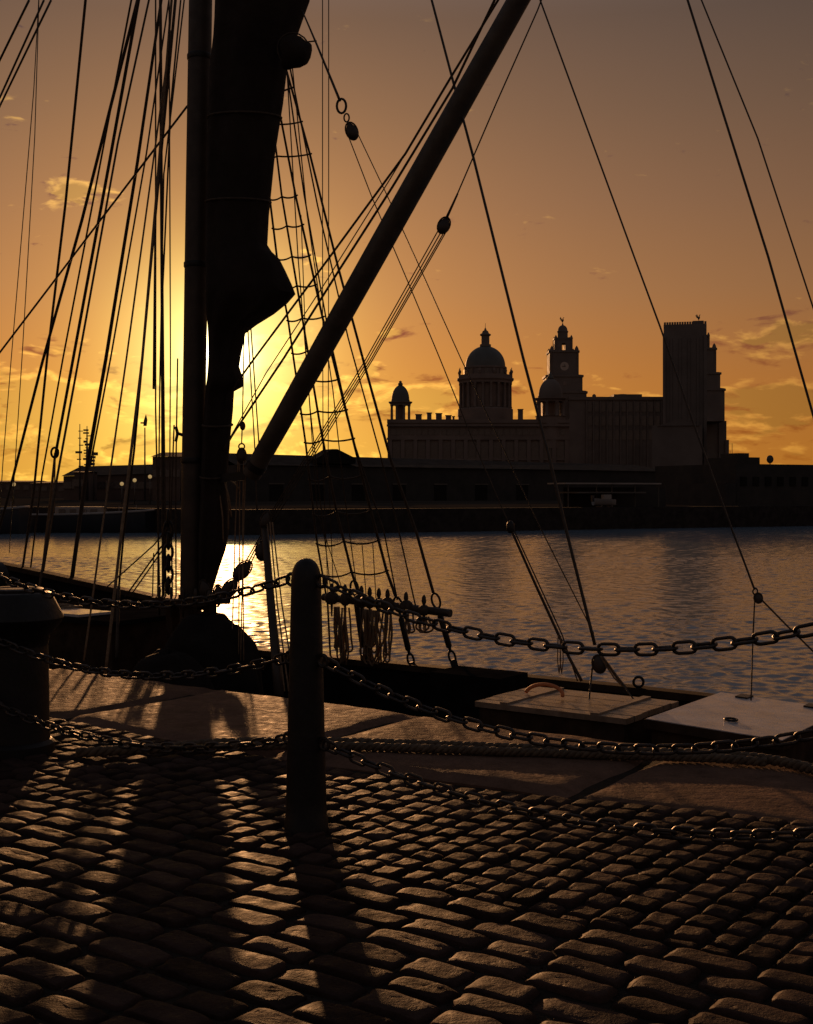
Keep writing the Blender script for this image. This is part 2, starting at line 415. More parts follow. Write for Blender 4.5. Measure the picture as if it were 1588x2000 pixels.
# coping stones
cop = part('coping', MB().add([S(-30,-.02,-.27), S(-30,-1.5,-.27), S(40,-1.5,-.27), S(40,-.02,-.27)], [(0,1,2,3)]), 'quay_wall'); cop['kind'] = 'structure'
def coping_stone(s0, s1, q00, q01, seed):
    """grid slab with worn edges; q depth varies along the stone"""
    rnd = random.Random(seed); nu, nv = 22, 16; vs = []; fs = []
    tz = rnd.uniform(-.006, .006); tu = rnd.uniform(-.006, .006); tv = rnd.uniform(-.008, .008)
    for j in range(nv+1):
        for i in range(nu+1):
            a, b = i/nu, j/nv
            aa = a if 0 < i < nu else (a)
            qd = q00+(q01-q00)*a
            s = s0 + .007 + (s1-s0-.014)*a; q = .0 + qd*b
            e = min(a*(s1-s0), (1-a)*(s1-s0), b*qd, (1-b)*qd)
            z = tz + tu*(a-.5)*2 + tv*(b-.5)*2 - .032*math.exp(-e/.022) + .012*(mnoise.noise(Vector((s*1.6, q*1.6, seed)))) + .006*mnoise.noise(Vector((s*6, q*6, seed+9)))
            jit = .012 if (i in (0, nu) or j in (0, nv)) else 0
            s += jit*mnoise.noise(Vector((q*5, seed, 1.3))); q += jit*1.5*mnoise.noise(Vector((s*5, seed, 4.3)))
            vs.append(S(s, -q, z))
    for j in range(nv):
        for i in range(nu):
            k = j*(nu+1)+i
            fs.append((k, k+nu+1, k+nu+2, k+1))
    bd = [i for i in range(nu+1)] + [j*(nu+1)+nu for j in range(1, nv+1)] + [nv*(nu+1)+i for i in range(nu-1, -1, -1)] + [j*(nu+1) for j in range(nv-1, 0, -1)]
    o = len(vs); vs += [Vector((vs[i].x, vs[i].y, -.25)) for i in bd]
    n = len(bd)
    for i in range(n):
        j = (i+1) % n
        fs.append((bd[i], bd[j], o+j, o+i))
    return MB().add(vs, fs)
def coping_depth(s):
    ks = [(-30, 1.5), (0, 1.5), (3.4, 1.57), (4.96, 1.60), (5.8, 1.455), (6.98, 1.20), (8.5, 1.28), (11, 1.45), (40, 1.5)]
    for (a, qa), (b, qb) in zip(ks[:-1], ks[1:]):
        if a <= s <= b: return qa+(qb-qa)*(s-a)/(b-a)
    return 1.5
js = [-7.3, -5.5, -3.7, -1.75, .2, 2.1, 3.96, 5.84, 7.75, 9.6, 11.5, 13.4]
for i in range(len(js)-1):
    part('coping_stone', coping_stone(js[i], js[i+1], coping_depth(js[i]), coping_depth(js[i+1]), i+11), 'granite', cop, True, 50)

# ------------------------------------------------------------------ granite setts
def sett_mesh(nx, ny, seed):
    """unit-ish sett: top grid pillow in [-.5,.5]^2, z in metres (thickness .09)"""
    rnd = random.Random(seed); vs = []; fs = []
    cut = [rnd.uniform(.0, .20)**1.2 for _ in range(4)]
    pw = rnd.uniform(5, 11)
    dents = [(rnd.uniform(-1, 1), rnd.uniform(-1, 1), rnd.uniform(.03, .14), rnd.uniform(.001, .006)) for _ in range(rnd.choice((0, 1, 1, 2)))]; slope = rnd.uniform(-.004, .004)
    for j in range(ny+1):
        for i in range(nx+1):
            a, b = 2*i/nx-1, 2*j/ny-1
            # keep grid denser at edges
            a = math.copysign(abs(a)**.6, a); b = math.copysign(abs(b)**.6, b)
            ci = (0 if a < 0 else 1) + (0 if b < 0 else 2)
            k = 1 - cut[ci]*(abs(a)*abs(b))**2
            z = -.010*(abs(a)**pw) - .009*(abs(b)**pw) + .005*mnoise.noise(Vector((a*1.4, b*1.4, seed*3.1))) + .003*mnoise.noise(Vector((a*3.3, b*3.3, seed*1.7+5)))
            z += slope*a - sum(dp*math.exp(-((a-da)**2+(b-db)**2)/dr) for da, db, dr, dp in dents)
            vs.append(Vector((a*.5*k + .035*mnoise.noise(Vector((b*1.8, seed, 2))), b*.5*k + .04*mnoise.noise(Vector((a*1.5, seed, 7))), z)))
    for j in range(ny):
        for i in range(nx):
            k = j*(nx+1)+i; fs.append((k, k+1, k+nx+2, k+nx+1))
    bd = [i for i in range(nx+1)] + [j*(nx+1)+nx for j in range(1, ny+1)] + [ny*(nx+1)+i for i in range(nx-1, -1, -1)] + [j*(nx+1) for j in range(ny-1, 0, -1)]
    o = len(vs); vs += [Vector((vs[i].x*1.0, vs[i].y*1.0, -.10)) for i in bd]; n = len(bd)
    for i in range(n): fs.append((bd[i], o+i, o+(i+1) % n, bd[(i+1) % n]))
    return vs, fs
VA = [sett_mesh(10, 7, i+1) for i in range(30)]
VB = [sett_mesh(6, 5, i+51) for i in range(20)]
rnd = random.Random(3)
setts = []       # (centre, ls, lq, rotation, tiltx, tilty, dz)
def put(s, q, ls, lq):
    c = S(s, -q)
    setts.append((c, ls, lq, rnd.uniform(-.03, .03), rnd.uniform(-.022, .022), rnd.uniform(-.03, .03), rnd.uniform(-.006, .005) - (.006 if rnd.random() < .07 else 0)))
# zone B: small setts, continuous joints running away from the edge
s = -3.0
while s < 12.5:
    wcol = rnd.uniform(.112, .142); q = coping_depth(s+wcol/2) + .012
    while q < 2.98:
        lq = rnd.uniform(.125, .165)
        if q+lq > 3.02: lq = max(.07, 3.0-q)
        put(s+wcol/2, q+lq/2, wcol-.015, lq-.018); q += lq
    s += wcol
# zone A: long setts in courses parallel to the edge
q = 3.02
while q < 8.2:
    lq = rnd.uniform(.128, .160); s = 1.0 + rnd.uniform(0, .25)
    while s < 13:
        ls = rnd.uniform(.225, .335)
        put(s+ls/2, q+lq/2, ls-.019, lq-.021); s += ls
    q += lq
def screen(c):
    if c.y < 1.2: return None
    return (CX + FPX*c.x/c.y, HY + FPX*(EYE-c.z)/c.y)
def size_px(st):
    p = screen(st[0])
    if p is None or not (-60 < p[0] < 1650 and p[1] < 2060): return 0
    return st[1]*st[2]/(st[0].y**3)
BX = Vector((U.x, U.y, 0))
def sett_mtx(st):
    c, ls, lq, rz, tx, ty, dz = st
    ang = math.atan2(U.y, U.x) + rz
    return Matrix.Translation(Vector((c.x, c.y, dz-.004+ground_noise(c)))) @ Matrix.Rotation(ang, 4, 'Z') @ Matrix.Rotation(tx, 4, 'X') @ Matrix.Rotation(ty*.6, 4, 'Y') @ Matrix.Diagonal((ls, lq, 1, 1))
setts.sort(key=size_px, reverse=True)
meshA = []
for vs, fs in VA:
    me = MB().add(vs, fs).mesh('sett', True); me.materials.append(M['sett']); meshA.append(me)
stuff = MB()
for i, st in enumerate(setts):
    if i < 300:
        o = link_obj('sett', meshA[i % len(meshA)], None, None)
        o.parent = g; o.matrix_world = sett_mtx(st)
    else:
        vs, fs = VB[i % len(VB)]; mt = sett_mtx(st)
        stuff.add([mt @ v for v in vs], fs)
o = part('setts', stuff, 'sett', g, True); o['kind'] = 'stuff'
# grit washed into the joints
grit = MB(); rg_ = random.Random(12)
for _ in range(5200):
    st = rg_.choice(setts[:1100]); side = rg_.choice((-1, 1))
    if rg_.random() < .5: p_ = st[0] + U*(st[1]/2+.009)*side + NN*rg_.uniform(-.5, .5)*st[2]
    else: p_ = st[0] + NN*(st[2]/2+.009)*side + U*rg_.uniform(-.5, .5)*st[1]
    r_ = rg_.uniform(.0025, .008); p_ = Vector((p_.x, p_.y, ground_noise(p_)-.024+r_*.3)); a_ = rg_.uniform(0, 6.3); ax = Vector((math.cos(a_), math.sin(a_), 0)); ay = Vector((-math.sin(a_), math.cos(a_), 0))
    grit.add([p_+ax*r_, p_+ay*r_*.8, p_-ax*r_*.9, p_-ay*r_, p_+Z*r_*.9, p_-Z*r_], [(0,1,4),(1,2,4),(2,3,4),(3,0,4),(1,0,5),(2,1,5),(3,2,5),(0,3,5)])
o = part('grit', grit, 'sett', g); o['kind'] = 'stuff'

# ================================================================== quayside: bollards, chains, mooring post, hawser
BS, BQ = 5.155, -2.618
def bollard(s, label):
    c = S(s, BQ, 0)
    t = thing('iron_bollard', c, label, 'bollard', 'chain bollards on the quay')
    prof = [(.100, -.06), (.100, .02), (.0935, .035), (.091, .12)] + [(.091-.022*k/8, .12+.92*k/8) for k in range(1, 9)] + [(.069, 1.10)]
    prof += [(.067*math.cos(a)**.85 if a < 1.5 else .002, 1.105+.095*math.sin(a)) for a in [R(x) for x in (8, 20, 32, 44, 56, 68, 78, 86)]] + [(.001, 1.2005)]
    part('post', MB().lathe(c, prof, 32), 'iron', t, True, 40)
    for z in (1.10, .745, .375):
        for sg in (-1, 1):
            rr = .076 + (.091-.069)*(1.04-z)/.92
            cc = c + U*sg*(rr+.014) + Z*z
            part('chain_eye', MB().tube([cc + (U*math.cos(a)*.026 + Z*math.sin(a)*.026) for a in [2*math.pi*k/14 for k in range(14)]], .0085, 6, closed=True), 'chain_iron', t, True)
    return c
bollard(BS, 'black dome-topped iron bollard standing in the middle of the cobbles')
bollard(BS-2.62, 'black iron bollard holding the far ends of the chains beside the mooring post')
bollard(BS+2.62, 'black iron bollard holding the near ends of the chains beside the pale hatches')
def link_mesh():
    L, W, r = .104, .055, .0068
    hs = (L-W)/2; rr = W/2-r; pts = []
    for k in range(7): a = -math.pi/2 + math.pi*k/6; pts.append((hs+rr*math.cos(a), rr*math.sin(a), 0))
    for k in range(7): a = math.pi/2 + math.pi*k/6; pts.append((-hs+rr*math.cos(a), rr*math.sin(a), 0))
    me = MB().tube(pts, r, 6, closed=True).mesh('link', True); me.materials.append(M['chain_iron']); return me
LINK = link_mesh(); PITCH = .104-4*.0068+.001
def chain(p0, p1, sag, label, seed, gname, name='hanging_chain'):
    p0, p1 = Vector(p0), Vector(p1); rn = random.Random(seed)
    t = thing(name, p0, label, 'chain', gname)
    N = 400; pts = [p0.lerp(p1, k/N) - Z*sag*4*(k/N)*(1-k/N) for k in range(N+1)]
    cum = [0]
    for a, b in zip(pts[:-1], pts[1:]): cum.append(cum[-1]+(b-a).length)
    n = int(cum[-1]/PITCH); j = 0; roll = rn.uniform(-.4, .4)
    for i in range(n+1):
        l = min(cum[-1]*.9999, cum[-1]*(i+.5)/(n+1))
        while cum[j+1] < l: j += 1
        c = pts[j].lerp(pts[j+1], (l-cum[j])/(cum[j+1]-cum[j])); tg = (pts[j+1]-pts[j]).normalized()
        sd = tg.cross(Z).normalized(); up = sd.cross(tg)
        roll += rn.uniform(-.16, .16)
        a = roll + (math.pi/2 if i % 2 else 0) + .15
        yv = up*math.cos(a) + sd*math.sin(a); zv = tg.cross(yv)
        tg2 = (tg + up*rn.uniform(-.07, .07)).normalized()
        mt = Matrix((tg, yv, zv)).transposed().to_4x4(); mt.translation = c
        link_obj('link', LINK, None, t, mt)
    return t
for k, (z, sl_, sr_, nm) in enumerate([(1.10, .175, .205, 'top'), (.745, .175, .225, 'middle'), (.375, .155, .150, 'lowest')]):
    ex = .15
    chain(S(BS-.108, BQ, z), S(BS-2.62+.108, BQ, z), sl_, {'top': 'topmost iron chain from the bollard towards the mast, crossing the sunlit water', 'middle': 'middle iron chain sagging in front of the sunlit coping towards the mooring post', 'lowest': 'lowest iron chain drooping just above the cobbles left of the bollard'}[nm], 20+k, 'chains slung between the bollards')
    chain(S(BS+.108, BQ, z), S(BS+2.62-.108, BQ, z), sr_, {'top': 'topmost iron chain from the bollard across the open grey water', 'middle': 'middle iron chain sagging in front of the pale hatch covers', 'lowest': 'lowest iron chain drooping over the cobbles right of the bollard'}[nm], 40+k, 'chains slung between the bollards')
# big mooring post at the left
mc = PG(28, 1462)
t = thing('mooring_post', mc, 'squat black iron mooring post with a flared head beside the quay edge', 'mooring post')
part('base_plate', MB().lathe(mc, [(.23, -.05), (.23, .035), (.215, .05), (.20, .06)], 32), 'iron', t, True, 40)
part('column', MB().lathe(mc, [(.205, .055), (.20, .12), (.195, .45), (.19, .62)], 32), 'iron', t, True, 40)
part('head', MB().lathe(mc, [(.19, .60), (.20, .66), (.268, .735), (.280, .765), (.272, .785), (.218, .892), (.208, .908), (.19, .916), (.12, .917), (.01, .918)], 40), 'iron', t, True, 35)
part('cap_ring', MB().lathe(mc, [(.165, .910), (.165, .932), (.15, .938), (.10, .938), (.095, .934), (.01, .933)], 32), 'iron', t, True, 35)
# hawser lying along the coping
def strands(path, r, turns_per_m, n=3, seg=.012):
    path = [Vector(p) for p in path]
    # resample with catmull-rom
    pts = []
    for i in range(len(path)-1):
        a, b, c, d = path[max(0,i-1)], path[i], path[i+1], path[min(len(path)-1,i+2)]
        m_ = max(2, int((c-b).length/seg))
        for k in range(m_):
            t_ = k/m_; pts.append(.5*((2*b)+(-a+c)*t_+(2*a-5*b+4*c-d)*t_*t_+(-a+3*b-3*c+d)*t_**3))
    pts.append(path[-1]); out = [[] for _ in range(n)]; l = 0
    for i, p in enumerate(pts):
        tg = (pts[min(len(pts)-1,i+1)]-pts[max(0,i-1)]).normalized(); sd = tg.cross(Z).normalized(); up = sd.cross(tg)
        if i: l += (p-pts[i-1]).length
        for k in range(n):
            a = 2*math.pi*(k/n + l*turns_per_m); out[k].append(p+(sd*math.cos(a)+up*math.sin(a))*r*.5)
    return out
def hz(x, y, z=.034): return PG(x, y, z)
hp = [hz(150, 1470), hz(300, 1462), hz(420, 1452), hz(560, 1449), hz(660, 1450), hz(800, 1454), hz(960, 1460), hz(1120, 1465), hz(1280, 1470), hz(1400, 1474), hz(1480, 1481), hz(1545, 1492), hz(1620, 1512), hz(1720, 1545)]
t = thing('mooring_hawser', hp[0], 'thick twisted mooring rope lying along the granite coping behind the bollard', 'rope')
for st_ in strands(hp, .030, 7.5): part('strand', MB().tube(st_, .0165, 6), 'hawser', t, True)
hp2 = [p + Vector((0, -.085, -.004)) + X*.02 for p in hp[2:11]]
t = thing('mooring_hawser', hp2[0], 'second turn of mooring rope lying close in front of the thick one', 'rope')
for st_ in strands(hp2, .026, 8.5): part('strand', MB().tube(st_, .0145, 6), 'hawser', t, True)

# ================================================================== the ship moored alongside
OC, HB = 2.5, 2.1                                   # centreline offset from the quay edge, half beam
def zrail(s):
    """sheer line with a break up to the raised foredeck"""
    q = min(1, max(0, (-2.5-s)/.8)); q = q*q*(3-2*q)
    return -.53 + .55*q + .10*max(0, -3.3-s)
def half(s):
    if s > 3.6: return max(.05, HB*math.sqrt(max(0, 1-((s-3.6)/3.7)**2))*.97+.03)
    if s < -6: return max(.06, HB*(1-((-6-s)/7.0)**2.0))
    return HB
SHIP = thing('sailing_ship', S(-1, OC, WZ), 'dark sailing ship with furled sail and raised boom moored along the quay', 'ship')
ss = [-12.8 + .2*i for i in range(101)]
ss = [x for x in ss if x <= 7.2]
# hull
mb = MB(); rows = []
for s_ in ss:
    h = half(s_); zr = zrail(s_)
    rows.append([S(s_, OC+h*k, z) for k, z in ((-.25, WZ-1.2), (-.8, WZ-.6), (-.97, WZ+.4), (-1, zr-.15), (-1, zr), (1, zr), (1, zr-.15), (.97, WZ+.4), (.8, WZ-.6), (.25, WZ-1.2))])
vs = [p for r in rows for p in r]; fs = []
for i in range(len(rows)-1):
    for k in (0, 1, 2, 3, 5, 6, 7, 8): fs.append((i*10+k, i*10+k+1, (i+1)*10+k+1, (i+1)*10+k))
fs.append((0,1,2,3,4,5,6,7,8,9)); n_ = (len(rows)-1)*10; fs.append(tuple(n_+9-k for k in range(10)))
part('hull', MB().add(vs, fs), 'hull_black', SHIP, True, 40)
# deck
vs = []; fs = []
for s_ in ss: vs += [S(s_, OC-half(s_)*.99, zrail(s_)-.5), S(s_, OC+half(s_)*.99, zrail(s_)-.5)]
for i in range(len(ss)-1): fs.append((2*i, 2*i+2, 2*i+3, 2*i+1))
part('deck', MB().add(vs, fs), 'ship_wood', SHIP)
for sg in (-1, 1):
    mb = MB(); vs = []; fs = []
    for s_ in ss:
        h = half(s_); zr = zrail(s_)
        for do, dz in ((-.13, .0), (.05, .0), (.05, .07), (-.13, .07)): vs.append(S(s_, OC+sg*(h+do), zr+dz+.002))
    for i in range(len(ss)-1):
        for k in range(4): fs.append((4*i+k, 4*i+(k+1) % 4, 4*i+4+(k+1) % 4, 4*i+4+k))
    part('cap_rail', MB().add(vs, fs), 'ship_wood', SHIP)
    vs = []; fs = []
    for s_ in ss:
        h = half(s_); zr = zrail(s_)
        vs += [S(s_, OC+sg*(h-.09), zr-.5), S(s_, OC+sg*(h-.09), zr-.002)]
    for i in range(len(ss)-1): fs.append((2*i, 2*i+1, 2*i+3, 2*i+2))
    part('bulwark', MB().add(vs, fs), 'hull_black', SHIP)

def pxr(w_, p): return .5*w_*p.y/FPX
def rope(name, pts, w_, m='dark_rope', sag=0.0, par=None, n=6, sub=6):
    """pts: (px, py, offset) photo measurements; w_ apparent width in photo pixels"""
    P = [PO(*p) for p in pts]; path = []
    for a, b in zip(P[:-1], P[1:]):
        for k in range(sub): path.append(a.lerp(b, k/sub))
    path.append(P[-1])
    if sag:
        N = len(path)-1; path = [p - Z*sag*4*(i/N)*(1-i/N) for i, p in enumerate(path)]
    ws = w_ if isinstance(w_, (list, tuple)) else [w_]*2
    rs = [max(.0048, 1.02*(ws[0]+(ws[-1]-ws[0])*i/(len(path)-1))*.5*p.y/FPX) for i, p in enumerate(path)]
    r_ = sum(rs)/len(rs)
    return part(name, MB().tube(path, rs if isinstance(w_, (list, tuple)) else r_, n), m, par or SHIP, True)
def ring(c, a, b, r, par, name='thimble', m='iron', n=16, axes=None):
    ax, ay = axes or (X, Z)
    return part(name, MB().tube([Vector(c)+ax*a*math.cos(2*math.pi*k/n)+ay*b*math.sin(2*math.pi*k/n) for k in range(n)], r, 6, closed=True), m, par, True)
def block(x, y, o, wpx, hpx, ang=0.0, par=None):
    """teardrop wooden pulley block; ang tilts it in the picture plane"""
    c = PO(x, y, o); k = c.y/FPX; hw, hh = wpx*.5*k, hpx*.5*k
    ax = X*math.cos(ang)+Z*math.sin(ang); az_ = -X*math.sin(ang)+Z*math.cos(ang)
    mb = MB(); vs = []; fs = []; nu, nv = 14, 10
    for j in range(nv+1):
        ph = math.pi*j/nv; t_ = math.cos(ph)
        wd = math.sin(ph)*(1-.28*t_)
        for i in range(nu):
            a = 2*math.pi*i/nu
            vs.append(c + ax*hw*wd*math.cos(a) + Y*hw*.75*wd*math.sin(a) + az_*hh*t_)
    for j in range(nv):
        for i in range(nu):
            l = (i+1) % nu; fs.append((j*nu+i, (j+1)*nu+i, (j+1)*nu+l, j*nu+l))
    b_ = part('block', MB().add(vs, fs), 'spar', par or SHIP, True)
    part('strop', MB().tube([c+ax*hw*1.04*math.cos(2*math.pi*q/18)+az_*hh*1.06*math.sin(2*math.pi*q/18) for q in range(18)], .008, 6, closed=True), 'dark_rope', b_, True)
    return b_

# mast, with bands and cleats
mtop, mfoot = PO(404, -760, OC), PO(369, 1420, OC)
mp_ = [mfoot.lerp(mtop, k/30) for k in range(31)]
MAST = part('mast', MB().tube(mp_, [.112+.012*math.sin(k/30*3.14) for k in range(31)], 28), 'spar', SHIP, True, 40)
def mastpt(y):
    k = (mfoot.z - (EYE+(HY-y)/FPX*mfoot.y))/(mfoot.z-mtop.z); return mfoot.lerp(mtop, k)
for y in (118, 520, 900, 1165):
    c = mastpt(y); part('mast_band', MB().lathe(c, [(.128, -.03), (.133, -.02), (.133, .02), (.128, .03)], 28), 'iron', MAST, True, 40)
c = mastpt(850); part('cleat', MB().tube([c+X*-.12+Z*.0, c+X*-.17+Z*.02, c+X*-.19+Z*.09], .018, 6).tube([c+X*-.17+Z*.02, c+X*-.19-Z*.07], .016, 6), 'iron', MAST, True)
c = mastpt(1172); part('fife_rail', MB().obox(c, U, NN, Z, .33, .26, .035), 'ship_wood', SHIP)
for k in range(4):
    p_ = c + U*(-.27+.18*k) - NN*.2
    part('belaying_pin', MB().lathe(p_, [(.010, -.16), (.016, -.02), (.014, .05), (.02, .10), (.012, .15)], 8), 'spar', SHIP, True)
for sg in (-1, 1):
    p_ = c+U*.28*sg; part('rail_post', MB().obox(p_-Z*.65, U, NN, Z, .05, .05, .615), 'ship_wood', SHIP)

# furled sail: a folded bundle hanging along the mast
secs = [(-260, 440, 640), (-120, 430, 622), (0, 420, 605), (35, 419, 592), (70, 417, 580), (130, 410, 561), (200, 408, 553), (300, 405, 537), (420, 403, 525), (478, 402, 522), (492, 402, 531), (506, 402, 546),
        (530, 402, 558), (556, 402, 570), (574, 402, 577), (592, 402, 561), (612, 403, 536), (632, 406, 503), (650, 407, 479), (690, 408, 471), (715, 407, 467), (728, 406, 471), (742, 405, 475), (755, 403, 473), (764, 402, 457),
        (800, 400, 455), (850, 396, 450), (900, 394, 446), (950, 393, 442), (1000, 391, 446), (1040, 389, 447), (1075, 388, 440), (1110, 388, 428), (1140, 388, 419), (1190, 388, 404)]  # foot sections shaped wider to broaden the mast's shadow on the quay
vs = []; fs = []; nu = 40
for j, (y, l, r_) in enumerate(secs):
    c = PO((l+r_)/2, y, OC+.05); k = c.y/FPX; hw = (r_-l)*.5*k; hd = min(hw*1.0, .24)+.03
    for i in range(nu):
        a = 2*math.pi*i/nu
        fold = 1 + .12*math.sin(7*a+y*.004) * abs(math.sin(a))**.5 + .10*mnoise.noise(Vector((math.cos(a)*2.2, math.sin(a)*2.2, y*.006)))*abs(math.sin(a))
        ca = math.copysign(abs(math.cos(a))**.8, math.cos(a))
        vs.append(c + X*hw*ca + Y*hd*math.sin(a)*fold)
for j in range(len(secs)-1):
    for i in range(nu):
        l = (i+1) % nu; fs.append((j*nu+i, j*nu+l, (j+1)*nu+l, (j+1)*nu+i))
fs.append(tuple(range(nu-1, -1, -1))); fs.append(tuple((len(secs)-1)*nu+i for i in range(nu)))
SAIL = part('furled_sail', MB().add(vs, fs), 'sailcloth', SHIP, True, 60)
# gaskets tying the bundle, rope scraps at the foot of the sail
for y in (230, 395, 830, 930):
    for (ya, la, ra), (yb, lb, rb) in zip(secs[:-1], secs[1:]):
        if ya <= y < yb:
            q = (y-ya)/(yb-ya); l = la+(lb-la)*q; r_ = ra+(rb-ra)*q; c = PO((l+r_)/2, y, OC+.05); hw = (r_-l)*.5*c.y/FPX
            part('gasket', MB().tube([c+X*(hw+.008)*math.cos(a)+Y*(min(hw, .24)*1.06+.05)*math.sin(a)+Z*.03*math.sin(a) for a in [2*math.pi*i/24 for i in range(24)]], .012, 6, closed=True), 'dark_rope', SAIL, True)
# lump at the throat of the sail (block lashed to the bundle)
lump = block(574, 98, OC+.05, 60, 66, .5); lump.data.materials[0] = M['sailcloth']
for v in lump.data.vertices: v.co += Vector((mnoise.noise(v.co*6), mnoise.noise(v.co*6+Vector((5,5,5))), mnoise.noise(v.co*7+Vector((9,1,3)))))*.06
for i, (xa, ya, xb, yb) in enumerate([(436, 930, 452, 1010), (441, 940, 446, 1035), (447, 935, 470, 960), (428, 960, 436, 1060), (398, 900, 402, 1120)]):
    rope('rope_tail', [(xa, ya, OC), ((xa+xb)/2+3, (ya+yb)/2, OC-.05), (xb, yb, OC)], 3, 'rope')

# boom topped up
b0, b1 = PO(491, 928, OC), PO(1062, -88, OC)
bp = [b0.lerp(b1, k/24) for k in range(25)]
BOOM = part('boom', MB().tube(bp, [.096+.014*math.sin(math.pi*min(1, k/24*1.1)) for k in range(25)], 28), 'boom_wood', SHIP, True, 40)
for q in (.02,):
    c = b0.lerp(b1, q); dr = (b1-b0).normalized(); r_ = .097+.014*math.sin(math.pi*min(1, q*1.1))
    part('boom_band', MB().tube([c-dr*.035, c+dr*.035], r_+.008, 28), 'iron', BOOM, True, 40)
part('gooseneck', MB().obox((mastpt(940)+b0)/2, (b0-mastpt(940)).normalized(), Y, Z, (b0-mastpt(940)).length*.5-.08, .03, .045), 'iron', SHIP)

# left-hand rigging
F4 = 4.6; N1 = .55; H = OC
left = [
 ('stay', [(57, 0, H), (0, 117, H), (-60, 240, H)], 4.5, 'wire'), ('stay', [(86, 0, H), (0, 190, H), (-50, 300, H)], 4, 'wire'), ('stay', [(100, 0, H), (0, 207, H), (-60, 330, H)], 4, 'wire'),
 ('signal_halyard', [(79, -60, H), (66, 176, H), (44, 441, H), (22, 700, H), (6, 900, H), (-4, 1060, 4.4)], 1.8, 'wire'), ('signal_halyard', [(78, -60, H), (68, 265, H), (53, 530, H), (43, 700, H), (28, 930, H), (18, 1080, 4.4)], 1.8, 'wire'),
 ('shroud', [(174, -70, 3.0), (128, 397, 3.6), (92, 700, 4.0), (66, 960, 4.4), (41, 1132, F4)], 5, 'dark_rope'),
 ('shroud', [(284, -60, 3.0), (160, 430, 3.5), (82, 710, 4.0), (12, 985, 4.4), (-30, 1130, F4)], 5.5, 'dark_rope'),
 ('shroud', [(268, -60, 3.0), (190, 350, 3.5), (123, 700, 4.0), (82, 930, 4.4), (60, 1108, F4)], 3.5, 'dark_rope'),
 ('shroud', [(276, -30, 3.0), (215, 310, 3.5), (143, 700, 4.0), (108, 890, 4.3)], 6, 'dark_rope'),
 ('lanyard', [(108, 885, 4.3), (98, 980, 4.4), (82, 1124, F4)], 5, 'rope'), ('lanyard', [(108, 885, 4.3), (106, 990, 4.4), (84, 1124, F4)], 2.5, 'rope'),
 ('shroud', [(304, -60, 2.8), (230, 280, 2.3), (154, 700, 1.5), (112, 930, 1.0), (70, 1190, N1)], 4.5, 'dark_rope'),
 ('shroud', [(318, -20, 3.0), (268, 320, 3.5), (207, 700, 4.0), (172, 900, 4.4), (139, 1140, F4)], [5.5, 8.5], 'dark_rope'),
 ('running_backstay', [(330, 0, 2.6), (286, 300, 2.2), (216, 700, 1.6), (176, 910, 1.1)], 3.5, 'dark_rope'),
 ('shroud', [(334, 60, 2.6), (247, 700, 1.6), (197, 1050, .9), (164, 1290, N1)], 3.8, 'rope'),
 ('shroud', [(336, -10, 2.6), (304, 400, 2.2), (278, 700, 1.7), (236, 1050, .95), (206, 1315, N1)], 5.5, 'rope'),
 ('shroud', [(345, -20, 2.6), (300, 460, 2.6), (262, 880, 3.6), (241, 1050, 4.3), (232, 1150, F4)], 4.5, 'dark_rope'),
 ('lanyard', [(232, 1145, 2.2), (228, 1285, 1.9)], 7, 'dark_rope'),
 ('halyard', [(304, -60, H), (304, 400, H), (304, 800, H), (312, 1170, H)], 3.2, 'dark_rope'), ('halyard', [(313, -60, H), (317, 700, H), (319, 1172, H)], 6, 'dark_rope'), ('halyard', [(330, -60, H), (333, 700, H), (331, 1010, H)], 2.6, 'dark_rope'),
 ('halyard', [(343, -10, H), (304, 400, H), (300, 760, H)], 4.5, 'dark_rope'), ('halyard', [(361, -10, H), (320, 340, H), (312, 760, H), (308, 1170, H)], 3, 'dark_rope'),
 ('halyard', [(353, 0, H), (334, 200, H), (318, 560, H), (324, 1172, H)], 3.4, 'dark_rope'), ('halyard', [(340, 830, H), (334, 1000, H), (337, 1172, H)], 3, 'dark_rope'), ('halyard', [(347, 700, H), (343, 960, H), (344, 1165, H)], 3, 'dark_rope'),
 ('stay', [(366, 207, H), (200, 425, H), (0, 688, H), (-80, 793, H)], 4, 'dark_rope'),
 ('tackle_fall', [(345, 1010, H), (300, 1065, H), (205, 1150, H)], 3, 'dark_rope'), ('tackle_fall', [(335, 1040, H), (245, 1165, H)], 3.5, 'dark_rope'), ('tackle_fall', [(338, 1045, H), (254, 1165, H)], 3, 'dark_rope'), ('tackle_fall', [(300, 1080, H), (298, 1165, H)], 2.5, 'dark_rope'),
]
for nm, pts, w_, m_ in left: rope(nm, pts, w_, m_)
ring(PO(107, 884, 4.3), .05, .07, .016, SHIP)
# heavy chain hanging beside the mast
for i in range(7):
    c = PO(329, 1012+22*i, OC-.12); ax = X if i % 2 else Y
    part('chain_link', MB().tube([c+ax*.045*math.cos(2*math.pi*k/16)+Z*.088*math.sin(2*math.pi*k/16) for k in range(16)], .016, 6, closed=True), 'iron', SHIP, True)

